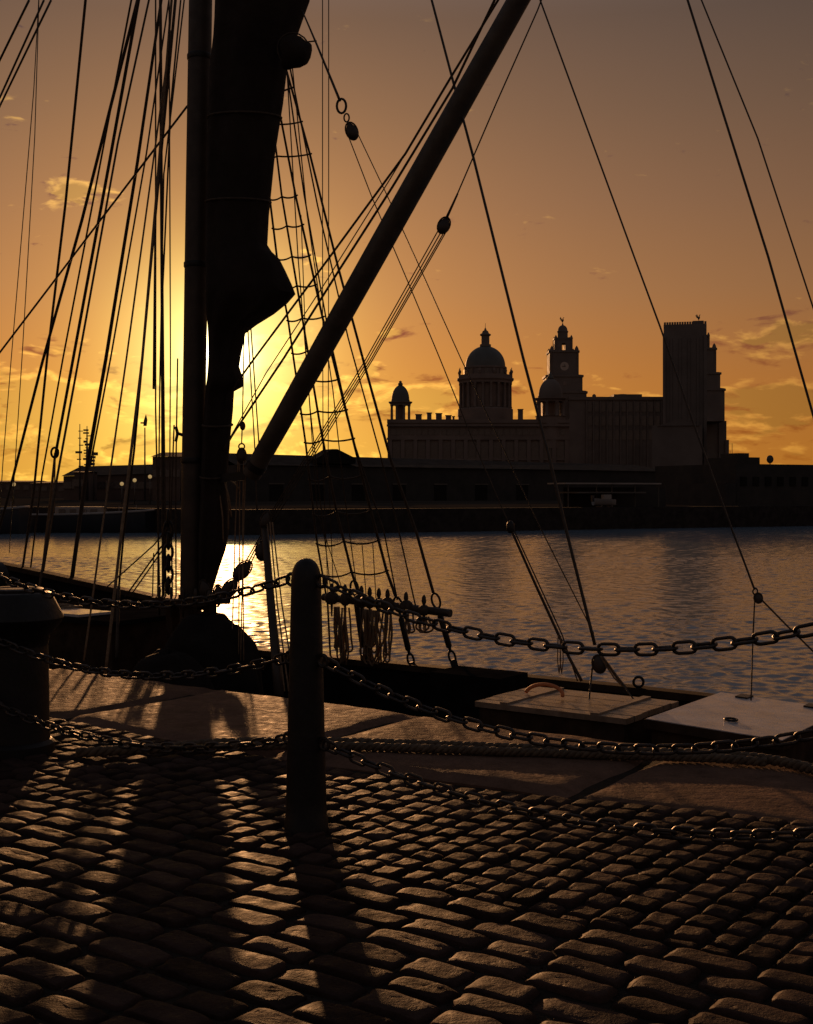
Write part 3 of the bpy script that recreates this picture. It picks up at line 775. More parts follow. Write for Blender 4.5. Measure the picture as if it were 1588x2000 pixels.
# right-hand shrouds with ratlines
S1 = [(507, 200, 3.0), (527, 388, 3.2), (541, 503, 3.4), (563, 627, 3.6), (597, 866, 4.0), (619, 1057, 4.4), (640, 1180, 4.55), (646, 1295, F4)]
S2 = [(528, 200, 3.0), (550, 380, 3.2), (590, 618, 3.6), (625, 830, 4.0), (657, 997, 4.3), (686, 1114, 4.5), (712, 1200, 4.55), (724, 1300, F4)]
S3 = [(533, 150, 3.0), (578, 385, 3.2), (630, 620, 3.6), (675, 800, 3.9), (725, 1000, 4.3), (755, 1115, 4.5), (774, 1168, 4.5)]
rope('shroud', S1, 4, 'dark_rope'); rope('shroud', S2, [3.5, 6], 'dark_rope'); rope('shroud', S3, [4, 6], 'dark_rope')
rope('shroud', [(552, 110, 3.0), (605, 300, 3.2), (660, 520, 3.5), (714, 720, 3.9), (764, 900, 4.2), (814, 1042, 4.5), (847, 1160, 4.55)], [4, 6], 'dark_rope')
for nm, pts, w_ in [('shroud', [(556, 110, 2.9), (594, 380, 3.2), (640, 640, 3.6), (690, 860, 4.0), (750, 1038, 4.4), (776, 1172, 4.5)], 3),
                    ('shroud', [(566, 130, 2.9), (620, 400, 3.2), (680, 660, 3.6), (742, 885, 4.0), (780, 1042, 4.4), (812, 1185, 4.5)], 3),
                    ('halyard', [(560, 130, 2.6), (582, 500, 2.7), (606, 800, 3.2), (628, 1000, 4.0), (648, 1170, 4.5)], 2.2),
                    ('halyard', [(570, 120, 2.6), (600, 420, 2.7), (650, 760, 3.2), (672, 960, 4.0), (700, 1172, 4.5)], 2.2),
                    ('halyard', [(630, -40, 2.6), (630, 480, 2.8), (631, 900, 3.4), (641, 1172, 4.5)], 1.7), ('halyard', [(642, -40, 2.6), (642, 480, 2.8), (641, 900, 3.4), (652, 1172, 4.5)], 1.7),
                    ('halyard', [(588, 420, 2.7), (598, 700, 3.0), (620, 1000, 4.0), (676, 1175, 4.5)], 1.8), ('halyard', [(707, 1060, 4.3), (716, 1175, 4.5)], 1.8),
                    ('halyard', [(728, 1060, 4.3), (735, 1180, 4.5)], 1.8)]: rope(nm, pts, w_)
def at(poly, y):
    for (xa, ya, oa), (xb, yb, ob) in zip(poly[:-1], poly[1:]):
        if ya <= y <= yb:
            q = (y-ya)/(yb-ya); return (xa+(xb-xa)*q, oa+(ob-oa)*q)
S4 = [(552, 110, 3.0), (605, 300, 3.2), (660, 520, 3.5)]
def ratline(pl, pm, pr, y, tilt=0, sg=3):
    a, m_, b = at(pl, y+6), at(pm, y), at(pr, y-4+tilt)
    L_, Rr = (a[0]-3, y+6, a[1]), (b[0]+4, y-4+tilt, b[1]); C_ = (m_[0], y+1, m_[1]); pts = []
    for A_, B_ in ((L_, C_), (C_, Rr)):
        for k in range(6):
            q = k/6; pts.append((A_[0]+(B_[0]-A_[0])*q, A_[1]+(B_[1]-A_[1])*q + sg*4*q*(1-q), A_[2]+(B_[2]-A_[2])*q))
    pts.append(Rr); rope('ratline', pts, 3.4, 'dark_rope', sub=1)
for y in (241, 304): ratline(S1, S2, S4, y, 0)
rope('ratline', [(552, 178, 3.1), (572, 171, 3.1)], 4)
for y in (383, 440, 500, 557, 620, 684, 742, 802, 858, 929, 998, 1056, 1116): ratline(S1, S2, S3, y, 2, 4 if y < 900 else 7)
# rail on stanchions far side, with belaying pins and hanging coils
ra, rb = PO(632, 1166, 4.5), PO(880, 1198, 4.5)
part('pin_rail', MB().tube([ra.lerp(rb, k/8) for k in range(9)], .045, 10), 'spar', SHIP, True, 50)
for q, (px_, dy) in enumerate([(648, 0), (674, 2), (706, 5), (722, 8), (740, 10), (757, 12), (793, 18), (828, 24)]):
    c = PO(px_, 1168+dy, 4.47)
    part('belaying_pin', MB().lathe(c, [(.008, -.22), (.016, -.06), (.016, .06), (.028, .10), (.022, .15), (.008, .175)], 8), 'spar', SHIP, True)
    rr = random.Random(q)
    part('rope_hitch', MB().ell(c, X*rr.uniform(.06, .095), Y*.08, Z*rr.uniform(.06, .09), 10, 7), 'dark_rope', SHIP, True)
rr = random.Random(5)
for (px_, y0, ln, wd, nl) in [(656, 1185, 108, 9, 4), (672, 1187, 112, 8, 4), (717, 1190, 112, 13, 6), (733, 1192, 106, 12, 6), (755, 1195, 104, 11, 4), (828, 1204, 38, 15, 3), (797, 1200, 40, 8, 2)]:
    mb = MB()
    for l_ in range(nl):
        x0 = px_+rr.uniform(-5, 5); hw = wd*rr.uniform(.35, 1.15); L_ = ln*rr.uniform(.66, 1.02); lean = rr.uniform(-5, 7); of = 4.4+rr.uniform(-.06, .06); pts = []
        for k in range(19):
            a = math.pi*k/18
            dp = math.sin(a)**.8; pts.append(PO(x0 + lean*dp - hw*math.cos(a)*(.35+1.0*dp**1.5) + 1.6*math.sin(k*.9+x0), y0 + L_*dp, of))
        mb.tube(pts, .012, 5)
    part('rope_coil', mb, 'rope', SHIP, True)
# thimbles, rigging screws and chain plates of the two after shrouds
for (xa, ya, xb, yb) in [(775, 1172, 806, 1305), (849, 1165, 888, 1300), (691, 1140, 712, 1290)]:
    dx, dy = xb-xa, yb-ya
    p0, p1 = PO(xa, ya, 4.55), PO(xb, yb, F4); dv = (p1-p0).normalized(); sd = dv.cross(Y).normalized()
    L_ = (p1-p0).length
    ring(p0+dv*.05, .045, .085, .013, SHIP, 'thimble', axes=(sd, dv))
    part('rigging_screw', MB().tube([p0+dv*.12, p0+dv*.20, p0+dv*.22, p0+dv*(L_-.22), p0+dv*(L_-.20), p0+dv*(L_-.15)], [.015, .018, .034, .034, .018, .015], 10), 'iron', SHIP, True, 50)
    ring(p1-dv*.10, .035, .07, .013, SHIP, 'shackle', axes=(sd, dv)); part('chain_plate', MB().obox(p1-dv*.01, sd, Y, dv, .04, .015, .06), 'iron', SHIP)

# pendant with thimble, block and whip
rope('pendant', [(590, 20, H), (620, 90, H), (664, 197, H)], [3.2, 6], 'wire')
rope('seizing', [(597, 82, H), (618, 80, H)], 3, 'dark_rope')
dv = (PO(667, 205, H)-PO(660, 186, H)).normalized()
ring(PO(667, 207, H), .045, .07, .012, SHIP, 'thimble', axes=(X, Z)); ring(PO(677, 230, H), .025, .04, .008, SHIP, 'shackle')
block(687, 256, H, 22, 34, .35)
rope('whip', [(682, 270, H), (726, 384, H), (797, 551, H), (859, 700, H), (930, 875, H), (997, 1030, H)], 2.2, 'dark_rope')
rope('whip', [(700, 264, H), (753, 375, H), (819, 520, H), (900, 700, H), (985, 880, H), (1060, 1040, H), (1160, 1238, H)], 2.4, 'dark_rope')
part('tackle_eye', MB().lathe(PO(997, 1030, H), [(.015, -.05), (.035, -.03), (.035, .03), (.012, .06)], 10), 'iron', SHIP, True)
rope('tackle', [(997, 1032, H), (1045, 1140, H), (1090, 1238, H), (1112, 1285, H), (1136, 1330, H)], [5.5, 7], 'dark_rope')
rope('tackle', [(1004, 1036, H), (1052, 1140, H), (1098, 1240, H), (1128, 1330, H)], 3, 'dark_rope')
for x_ in (1090, 1095): rope('rope_bight', [(x_, 1242, H-.1), (x_-1, 1290, H-.1), (x_+2, 1316, H-.1), (x_+5, 1290, H-.1), (x_+4, 1250, H-.1)], 2.2, 'rope')
# running stay beside the boom, going aft to its tackle
rope('stay', [(830, -50, H), (885, 159, H), (925, 309, H), (1022, 700, H), (1072, 890, H), (1107, 1040, H), (1162, 1260, H)], [4.5, 6.5], 'wire')
block(1170, 1297, H, 25, 34, .3); rope('tackle_fall', [(1164, 1280, H), (1156, 1310, H), (1147, 1398, 2.0)], 4, 'dark_rope')
for d_ in (0, 4, 9): rope('tackle_fall', [(1172+d_*.6, 1282, H), (1200+d_, 1325, H), (1216+d_, 1340+d_*.5, H)], 3, 'rope')
rope('tackle_fall', [(1178, 1285, H), (1215, 1335, H), (1248, 1380, 2.2)], 3.2, 'dark_rope')
rope('stay', [(1038, -48, H), (1055, 0, H), (1240, 505, H), (1290, 640, H), (1360, 842, H), (1430, 1035, H), (1474, 1152, H)], [3.2, 4.2], 'wire')
block(1481, 1168, H, 15, 18, .2); ring(PO(1475, 1155, H), .018, .025, .006, SHIP, 'shackle')
rope('fall', [(1474, 1172, H), (1470, 1260, 2.4), (1467, 1368, 2.1)], 3, 'dark_rope'); rope('fall', [(1488, 1172, H), (1535, 1220, H), (1588, 1272, H), (1680, 1360, H)], 3.6, 'dark_rope')
rope('backstay', [(1330, -48, H), (1343, 0, H), (1500, 500, H), (1588, 810, H), (1660, 1060, H)], 5, 'wire'); rope('backstay', [(1358, -30, H), (1370, 0, H), (1480, 270, H), (1588, 600, H), (1690, 920, H)], 3.4, 'wire')
# lines lying along the boom
rope('peak_halyard', [(1000, -44, H-.05), (973, 0, H), (880, 152, H), (792, 300, H), (647, 498, H), (497, 700, H), (452, 762, H)], 4.6, 'dark_rope')
rope('topping_lift', [(990, -50, H-.1), (884, 172, H), (766, 366, H), (664, 525, H), (554, 700, H), (455, 848, H), (436, 880, H)], 4.8, 'dark_rope')
rope('topping_lift', [(850, 205, H), (758, 356, H), (655, 520, H), (640, 545, H), (520, 728, H), (440, 872, H)], 2.4, 'dark_rope')
rope('boom_guy', [(1062, -12, H), (1050, 20, H), (970, 200, H), (892, 382, H)], 2.8, 'wire'); rope('boom_guy', [(894, 378, H), (873, 424, H)], [4, 6], 'wire')
block(867, 440, H, 22, 32, -.42)
for (xa, ya, xb, yb, xc, yc) in [(856, 450, 712, 706, 521, 1015), (861, 454, 717, 706, 524, 1017), (866, 456, 722, 706, 528, 1019), (870, 455, 727, 704, 533, 1021)]: rope('tackle_part', [(xa, ya, H), (xb, yb, H-.05), (xc, yc, H-.15)], 2.5, 'dark_rope')
# gallows post, thickened to widen its cast shadow, and the falls beside it
rope('gallows_post', [(515, 1012, 2.35), (545, 1360, 1.6)], [13, 19], 'spar', n=12); block(519, 1016, 2.3, 18, 34, -.3)
for (xa, xb) in ((522, 556), (527, 564), (532, 577)): rope('fall', [(xa, 1020, 2.3), ((xa+xb)/2-4, 1180, 2.0), (xb, 1350, 1.6)], 3, 'rope')
block(511, 1076, 2.3, 22, 36, 0)
for d_ in (0, 6, 12): rope('tackle_part', [(513+d_*.5, 1040, 2.35), (478+d_, 1100, 2.45)], 2.6, 'dark_rope')
block(474, 1114, 2.45, 26, 44, -.75); block(450, 1148, 2.5, 26, 40, -.7); rope('tackle_part', [(462, 1130, 2.45), (425, 1185, 2.5)], 5, 'dark_rope')
for (x_, y_) in ((400, 1150), (412, 1168), (428, 1160)): block(x_, y_, 2.45, 20, 34, .2)
rope('whip', [(477, 640, H), (474, 800, H), (472, 868, H)], 2.4, 'dark_rope'); block(474, 832, H, 8, 14); ring(PO(472, 872, H), .03, .03, .008, SHIP, 'shackle'); block(472, 890, H, 17, 28)
for (xa, xb, xc) in ((465, 460, 452), (468, 468, 466), (476, 474, 476), (481, 476, 470)): rope('fall', [(xa, 900, H), (xb, 1020, H), (xc, 1290, 2.2)], 2.4, 'rope')
rope('halyard', [(484, 640, H), (498, 880, H), (502, 1000, H)], 2.4, 'dark_rope'); rope('halyard', [(490, 640, H), (506, 870, H)], 2.6, 'dark_rope')
# deck furniture (fixed to the ship)
def hatch(s0, s1, o0, o1, z1, m, lidm, tilt=0):
    z0 = -1.1
    h_ = part('hatch_coaming', MB().obox(S((s0+s1)/2, (o0+o1)/2, (z0+z1-.03)/2), U, NN, Z, (s1-s0)/2, (o1-o0)/2, (z1-.03-z0)/2), m, SHIP)
    zz = (Z + U*tilt).normalized(); uu = NN.cross(zz).normalized()
    hu, hn = (s1-s0)/2+.03, (o1-o0)/2+.03; cc = S((s0+s1)/2, (o0+o1)/2, z1); rn = random.Random(int(s0*10))
    if lidm == 'hatch_wood':                      # boards side by side
        nb = 7
        for k in range(nb):
            w_ = 2*hn/nb; part('board', MB().obox(cc+NN*(-hn+w_*(k+.5))+Z*rn.uniform(-.004, .004)+U*rn.uniform(-.012, .012), uu, NN, zz, hu, w_/2-.004, .022), lidm, h_)
        for sg in (-.6, .6): part('batten', MB().obox(cc+uu*hu*sg+Z*.028, uu, NN, zz, .035, hn*.97, .010), lidm, h_)
    else:                                         # sheet lid with a turned rim and hinges
        part('hatch_cover', MB().obox(cc, uu, NN, zz, hu, hn, .018), lidm, h_)
        for sg in (-1, 1):
            part('rim', MB().obox(cc+uu*hu*sg-zz*.02, uu, NN, zz, .012, hn+.012, .032), 'ship_wood', h_); part('rim', MB().obox(cc+NN*hn*sg-zz*.02, uu, NN, zz, hu-.013, .012, .032), 'ship_wood', h_)
            part('hinge', MB().obox(cc+uu*hu*.55*sg+NN*(hn-.07)+zz*.024, uu, NN, zz, .05, .07, .006), 'iron', h_)
        part('lifting_ring', MB().tube([cc-NN*hn*.5+uu*.045*math.cos(a)+NN*.045*math.sin(a)+zz*.03 for a in [2*math.pi*k/14 for k in range(14)]], .008, 6, closed=True), 'iron', h_, True)
hatch(3.45, 4.72, 1.55, 2.46, -.21, 'ship_wood', 'hatch_wood'); hatch(5.02, 5.95, 1.38, 2.75, -.17, 'ship_wood', 'hatch_grey', .04)
part('hatch_well', MB().obox(S(4.87, 2.0, -.75), U, NN, Z, .14, .5, .3), 'hull_black', SHIP)
c = PO(935, 1332, 3.9); part('deck_locker', MB().obox(S((c-E0).dot(U), 3.9, -.80), U, NN, Z, .42, .28, .44), 'hull_black', SHIP)
part('deck_ring', MB().tube([PO(1247, 1332, 4.5)+X*.05*math.cos(k*.45)+Z*.05*math.sin(k*.45) for k in range(14)], .014, 6, closed=True), 'iron', SHIP, True)
# tarpaulin mound aft of the mast, deckhouse and windlass forward
def mound(c, ax, ay, az_, seed, m='tarpaulin'):
    vs = []; fs = []; nu, nv = 36, 14
    for j in range(nv+1):
        ph = math.pi*.5*j/nv
        for i in range(nu):
            a = 2*math.pi*i/nu; rr_ = 1+.16*mnoise.noise(Vector((math.cos(a)*1.7, math.sin(a)*1.7, ph*1.6+seed)))+.05*math.sin(7*a+seed)*math.sin(ph)
            vs.append(Vector(c)+(ax*math.cos(a)*math.sin(ph)**.7+ay*math.sin(a)*math.sin(ph)**.7)*rr_+az_*math.cos(ph)**.8*(1+.08*mnoise.noise(Vector((a, ph*3, seed)))))
    for j in range(nv):
        for i in range(nu): fs.append((j*nu+i, (j+1)*nu+i, (j+1)*nu+(i+1) % nu, j*nu+(i+1) % nu))
    return MB().add(vs, fs)
c = PO(408, 1300, 2.3); part('tarpaulin_cover', mound(S((c-E0).dot(U), 2.3, -.95), U*.62, NN*.5, Z*1.16, 2.0), 'tarpaulin', SHIP, True)
c = PO(330, 1300, 1.5); part('tarpaulin_cover', mound(S((c-E0).dot(U), 1.5, -.95), U*.5, NN*.4, Z*.90, 5.0), 'tarpaulin', SHIP, True)
part('deckhouse', MB().obox(S(-2.9, 2.7, -.5), U, NN, Z, 1.35, .62, .56), 'ship_wood', SHIP)
DH = part('deckhouse_roof', MB().obox(S(-2.9, 2.7, .085), U, NN, Z, 1.43, .70, .025), 'hull_black', SHIP)
part('skylight', MB().obox(S(-2.55, 2.35, .125), U, NN, Z, .42, .24, .014), 'hatch_grey', DH)
wc = S(-5.2, 2.6, .35); part('windlass', MB().tube([wc-NN*.75, wc-NN*.72, wc-NN*.4, wc-NN*.38, wc+NN*.38, wc+NN*.4, wc+NN*.72, wc+NN*.75], [.16, .22, .2, .14, .14, .2, .22, .16], 16), 'iron', SHIP, True, 40)
for sg in (-1, 1): part('windlass_bitt', MB().obox(wc-Z*.35+NN*.32*sg, U, NN, Z, .09, .07, .6), 'ship_wood', SHIP)
# loose gear on deck
def flat_coil(c, r0, turns, label, m='rope'):
    t_ = thing('rope_coil', c, label, 'rope coil')
    for k in range(turns):
        rr_ = r0*(1-.16*k)
        part('turn', MB().tube([Vector(c)+Z*(.02+.012*math.sin(3*a+k))+(U*math.cos(a)+NN*math.sin(a))*rr_ for a in [2*math.pi*i/28 for i in range(28)]], .022, 6, closed=True), m, t_, True)
flat_coil(S(-3.55, 2.3, .115), .26, 4, 'flat coil of rope nearer the mooring post on the deckhouse roof'); flat_coil(S(-3.0, 2.55, .115), .24, 3, 'smaller flat coil of rope beside the pale skylight')
c = S(3.62, 1.9, -.182)
t = thing('orange_hose', c, 'short arc of orange hose lying on the wooden hatch cover', 'hose')
part('tube', MB().tube([c + U*(.34*(1-math.cos(math.pi*k/16))/2) + NN*(.10+.05*math.sin(math.pi*k/16)) + Z*(.02+.075*math.sin(math.pi*k/16)) for k in range(17)], .016, 8), 'orange_hose', t, True)

# ================================================================== far bank
def wbox(x0, x1, yt, yb, d, depth, proud=0.0):
    """box whose front face stands at distance d; x and y are photo measurements of that face"""
    zb = 0.0 if yb is None else fz(yb, d)
    return MB().box(fx(x0, d), fx(x1, d), d-proud, d+depth, zb, fz(yt, d))
def ringcols(par, cx, cy, r, n, z0, z1, cr, m, name='column'):
    me = MB().lathe((0,0,0), [(cr*1.25, 0), (cr*1.25, (z1-z0)*.05), (cr, (z1-z0)*.07), (cr*.9, (z1-z0)*.93), (cr*1.2, (z1-z0)*.96), (cr*1.2, z1-z0)], 10).mesh(name, True); me.materials.append(M[m])
    for k in range(n):
        a = 2*math.pi*(k+.5)/n
        link_obj(name, me, None, par, Matrix.Translation((cx+r*math.cos(a), cy+r*math.sin(a), z0)))
def dome_prof(r, z0, h, steps=10, p=1.0): return [(r*math.cos(R(90*k/steps)) if k < steps else .01, z0+h*math.sin(R(90*k/steps))**p) for k in range(steps+1)]

# --- domed office building
D1 = 480.0; k1 = D1/FPX
PB = thing('domed_building', (fx(905, D1), D1+25, 0), 'pale stone office building with a great central dome and corner cupolas', 'building')
part('wall', wbox(757, 1112, 826, None, D1, 52), 'portland_stone', PB)
part('parapet', MB().box(fx(756, D1), fx(1113, D1), D1-.5, D1+52.5, fz(826, D1)-.01, fz(819, D1)), 'portland_stone', PB)
for yt, yb, pr in ((829, 833, 1.3), (855, 859, .9), (896, 899, .7)): part('cornice', wbox(755.5, 1113.5, yt, yb, D1, 1.0, pr), 'portland_stone', PB)
pm = MB().box(-.75, .75, -.85, 0, 0, fz(859, D1)-.02).mesh('pilaster'); pm.materials.append(M['portland_stone'])
for i in range(15):
    x_ = 762+24.6*i
    link_obj('pilaster', pm, None, PB, Matrix.Translation((fx(x_, D1), D1-.001, 0)))
wm = MB().box(-1.5, 1.5, -.12, .1, -3.0, 3.0).box(-1.8, 1.8, -.35, 0, -3.4, -3.0).mesh('window'); wm.materials.append(M['window_dark'])
ws = MB().box(-1.1, 1.1, -.12, .1, -1.1, 1.1).mesh('window'); ws.materials.append(M['window_dark'])
for i in range(14):
    x_ = 774.3+24.6*i
    link_obj('window', wm, None, PB, Matrix.Translation((fx(x_, D1), D1, fz(879, D1)))); link_obj('window', wm, None, PB, Matrix.Translation((fx(x_, D1), D1, fz(918, D1))))
    for dx in (-5, 5): link_obj('window', ws, None, PB, Matrix.Translation((fx(x_+dx, D1), D1, fz(844, D1))))
for x_, yt, w_ in ((818, 808, 12), (839, 805, 9), (858, 806, 12), (877, 810, 11), (1020, 798, 9), (887, 812, 4), (900, 811, 7)):
    ch_ = part('chimney', MB().box(fx(x_-w_/2, D1), fx(x_+w_/2, D1), D1+6, D1+9, fz(822, D1), fz(yt, D1)), 'portland_stone', PB)
    part('chimney_cap', MB().box(fx(x_-w_/2-1, D1), fx(x_+w_/2+1, D1), D1+5.7, D1+9.3, fz(yt, D1)+.004, fz(yt-1.3, D1)), 'portland_stone', ch_)
def cupola(x_, half_px, ybase, ycol, yent, ydome, ytop, dd, dmat='dome_copper'):
    r = half_px*k1; cy = D1+dd; cx = fx(x_, D1); c = (cx, cy, 0)
    z = lambda y: fz(y, D1)
    part('cupola_base', MB().lathe(c, [(r*1.08, z(ybase)-12), (r*1.08, z(ycol)-.2), (r*1.15, z(ycol)), (r*.2, z(ycol)+.05)], 24), 'portland_stone', PB, True, 30)
    ringcols(PB, cx, cy, r*.92, 8, z(ycol), z(yent), r*.13, 'portland_stone')
    part('cupola_core', MB().lathe(c, [(r*.34, z(ycol)), (r*.34, z(yent))], 12), 'portland_dark', PB, True, 30)
    part('entablature', MB().lathe(c, [(r*1.0, z(yent)), (r*1.02, z(yent)+.4), (r*1.18, z(yent)+1.1), (r*1.18, z(yent-7)), (r*.9, z(yent-7)+.1)], 24), 'portland_stone', PB, True, 30)
    dm = part('dome', MB().lathe(c, [(r*.92, z(yent-7)), (r*.92, z(yent-11))] + dome_prof(r*.88, z(yent-11), z(ydome)-z(yent-11))[:-1] + [(r*.2, z(ydome)+.1)], 28), dmat, PB, True, 40)
    part('finial', MB().lathe(c, [(r*.22, z(ydome)-.2), (r*.24, z(ydome-3)), (r*.12, z(ydome-5)), (r*.16, z(ydome-7)), (.02, z(ytop))], 12), 'dome_copper', dm, True)
cupola(782, 20, 822, 820, 790, 750, 741, 5)
cupola(1078, 27, 815, 812, 783, 737, 724, 5, 'liver_granite')
# central dome
cx, cy = fx(948, D1), D1+26; c0 = (cx, cy, 0); D1c = D1+26; z = lambda y: fz(y, D1c); kc = D1c/FPX; cx = fx(948, D1c); c0 = (cx, cy, 0)
part('drum_base', MB().lathe(c0, [(54*kc, 24), (54*kc, z(800)), (51*kc, z(798)), (30*kc, z(797))], 40), 'portland_stone', PB, True, 30)
part('drum', MB().lathe(c0, [(45*kc, z(799)), (45*kc, z(748))], 40), 'portland_dark', PB, True, 30)
ringcols(PB, cx, cy, 49*kc, 20, z(798), z(750), 2.6*kc, 'portland_stone')
part('entablature', MB().lathe(c0, [(52*kc, z(750)), (52.5*kc, z(746)), (55.5*kc, z(743)), (55.5*kc, z(740)), (53*kc, z(739.5)), (53*kc, z(734)), (41*kc, z(733.5))], 40), 'portland_stone', PB, True, 30)
um = MB().lathe((0,0,0), [(.35, 0), (.35, .6), (.6, 1.2), (.55, 1.7), (.15, 2.2), (.2, 2.6), (.02, 3.2)], 8).mesh('urn', True); um.materials.append(M['portland_stone'])
for k in range(12):
    a = 2*math.pi*(k+.5)/12; link_obj('urn', um, None, PB, Matrix.Translation((cx+52*kc*math.cos(a), cy+52*kc*math.sin(a), z(734))))
part('attic_drum', MB().lathe(c0, [(40.5*kc, z(736)), (40.5*kc, z(722)), (42*kc, z(721)), (42*kc, z(718)), (39.5*kc, z(717))], 40), 'portland_stone', PB, True, 30)
wr = MB().box(-.9, .9, -.25, .3, -1.3, 1.3).mesh('window'); wr.materials.append(M['window_dark'])
for k in range(16):
    a = 2*math.pi*k/16; mt = Matrix.Translation((cx+40.5*kc*math.cos(a), cy+40.5*kc*math.sin(a), z(728.5))) @ Matrix.Rotation(a+math.pi/2, 4, 'Z'); link_obj('window', wr, None, PB, mt)
DM = part('dome', MB().lathe(c0, dome_prof(39*kc, z(717), z(676)-z(717), 14, .96)[:-1] + [(9*kc, z(676))], 48), 'dome_copper', PB, True, 40)
part('lantern', MB().lathe(c0, [(11*kc, z(677)), (11*kc, z(673)), (8*kc, z(672)), (8*kc, z(657)), (10.8*kc, z(655)), (10.8*kc, z(653)), (7*kc, z(651)), (5.5*kc, z(647)), (2.5*kc, z(645)), (1.8*kc, z(642)), (.5*kc, z(640)), (.3*kc, z(631))], 16), 'portland_stone', DM, True, 30)

# --- twin clock-tower building, with its birds
D2 = 620.0
LB = thing('clock_tower_building', (fx(1230, D2), D2+30, 0), 'broad granite building with two tiered towers topped by birds', 'building')
part('wall', wbox(1112, 1405, 778, None, D2, 60), 'liver_granite', LB)
part('parapet', wbox(1111, 1406, 775, 781, D2, 61, .8), 'liver_granite', LB)
part('wall', wbox(1404, 1419, 822, None, D2-1, 40), 'liver_granite', LB); part('wall', wbox(1417, 1424, 859, None, D2-2, 40), 'liver_granite', LB)
part('roof_house', wbox(1199, 1254, 770, 776, D2+6, 20), 'liver_granite', LB)
part('roof_dome', MB().lathe((fx(1226, D2), D2+16, 0), dome_prof(6, fz(771, D2), 1.6), 16), 'liver_granite', LB, True); part('roof_turret', MB().lathe((fx(1164, D2), D2+6, 0), [(1.0, fz(777, D2)), (1.0, fz(771, D2)), (.7, fz(769, D2)), (.1, fz(767.5, D2))], 10), 'liver_granite', LB, True, 30)
wl = MB().box(-1.1, 1.1, -.25, .2, -2.4, 2.4).mesh('window'); wl.materials.append(M['window_dark'])
for i in range(11):
    for y_ in (795, 822, 850): link_obj('window', wl, None, LB, Matrix.Translation((fx(1152+13.2*i, D2), D2, fz(y_, D2))))
for i in range(12): part('buttress', wbox(1144.5+13.2*i, 1147+13.2*i, 783, None, D2, 1.2, 1.0), 'liver_granite', LB)
def bird(c, sc_, par):
    c = Vector(c); b_ = part('bird_statue', MB().tube([c+Z*0, c+Z*1.2*sc_], .22*sc_, 8).ell(c+Z*2.4*sc_, X*.9*sc_, Y*.6*sc_, (Z*1.35+X*.35)*sc_).tube([c+Z*3.3*sc_+X*.3*sc_, c+Z*4.3*sc_+X*.25*sc_, c+Z*4.9*sc_+X*.75*sc_, c+Z*4.7*sc_+X*1.5*sc_], [.45*sc_, .28*sc_, .34*sc_, .06*sc_], 8), 'bird_copper', par, True)
    for sg in (-1, 1):
        vs = [c+Z*2.8*sc_+Y*sg*.4*sc_, c+Z*3.1*sc_+X*-.6*sc_+Y*sg*.9*sc_, c+Z*5.4*sc_+X*-1.9*sc_+Y*sg*1.6*sc_, c+Z*4.4*sc_+X*-2.3*sc_+Y*sg*1.7*sc_, c+Z*3.0*sc_+X*-1.7*sc_+Y*sg*1.2*sc_, c+Z*2.0*sc_+X*-.7*sc_+Y*sg*.6*sc_]
        w2 = [v+Y*.22*sc_ for v in vs]; n = 6
        part('wing', MB().add(vs+w2, [tuple(range(n)), tuple(range(2*n-1, n-1, -1))]+[(i, (i+1) % n, n+(i+1) % n, n+i) for i in range(n)]), 'bird_copper', b_)
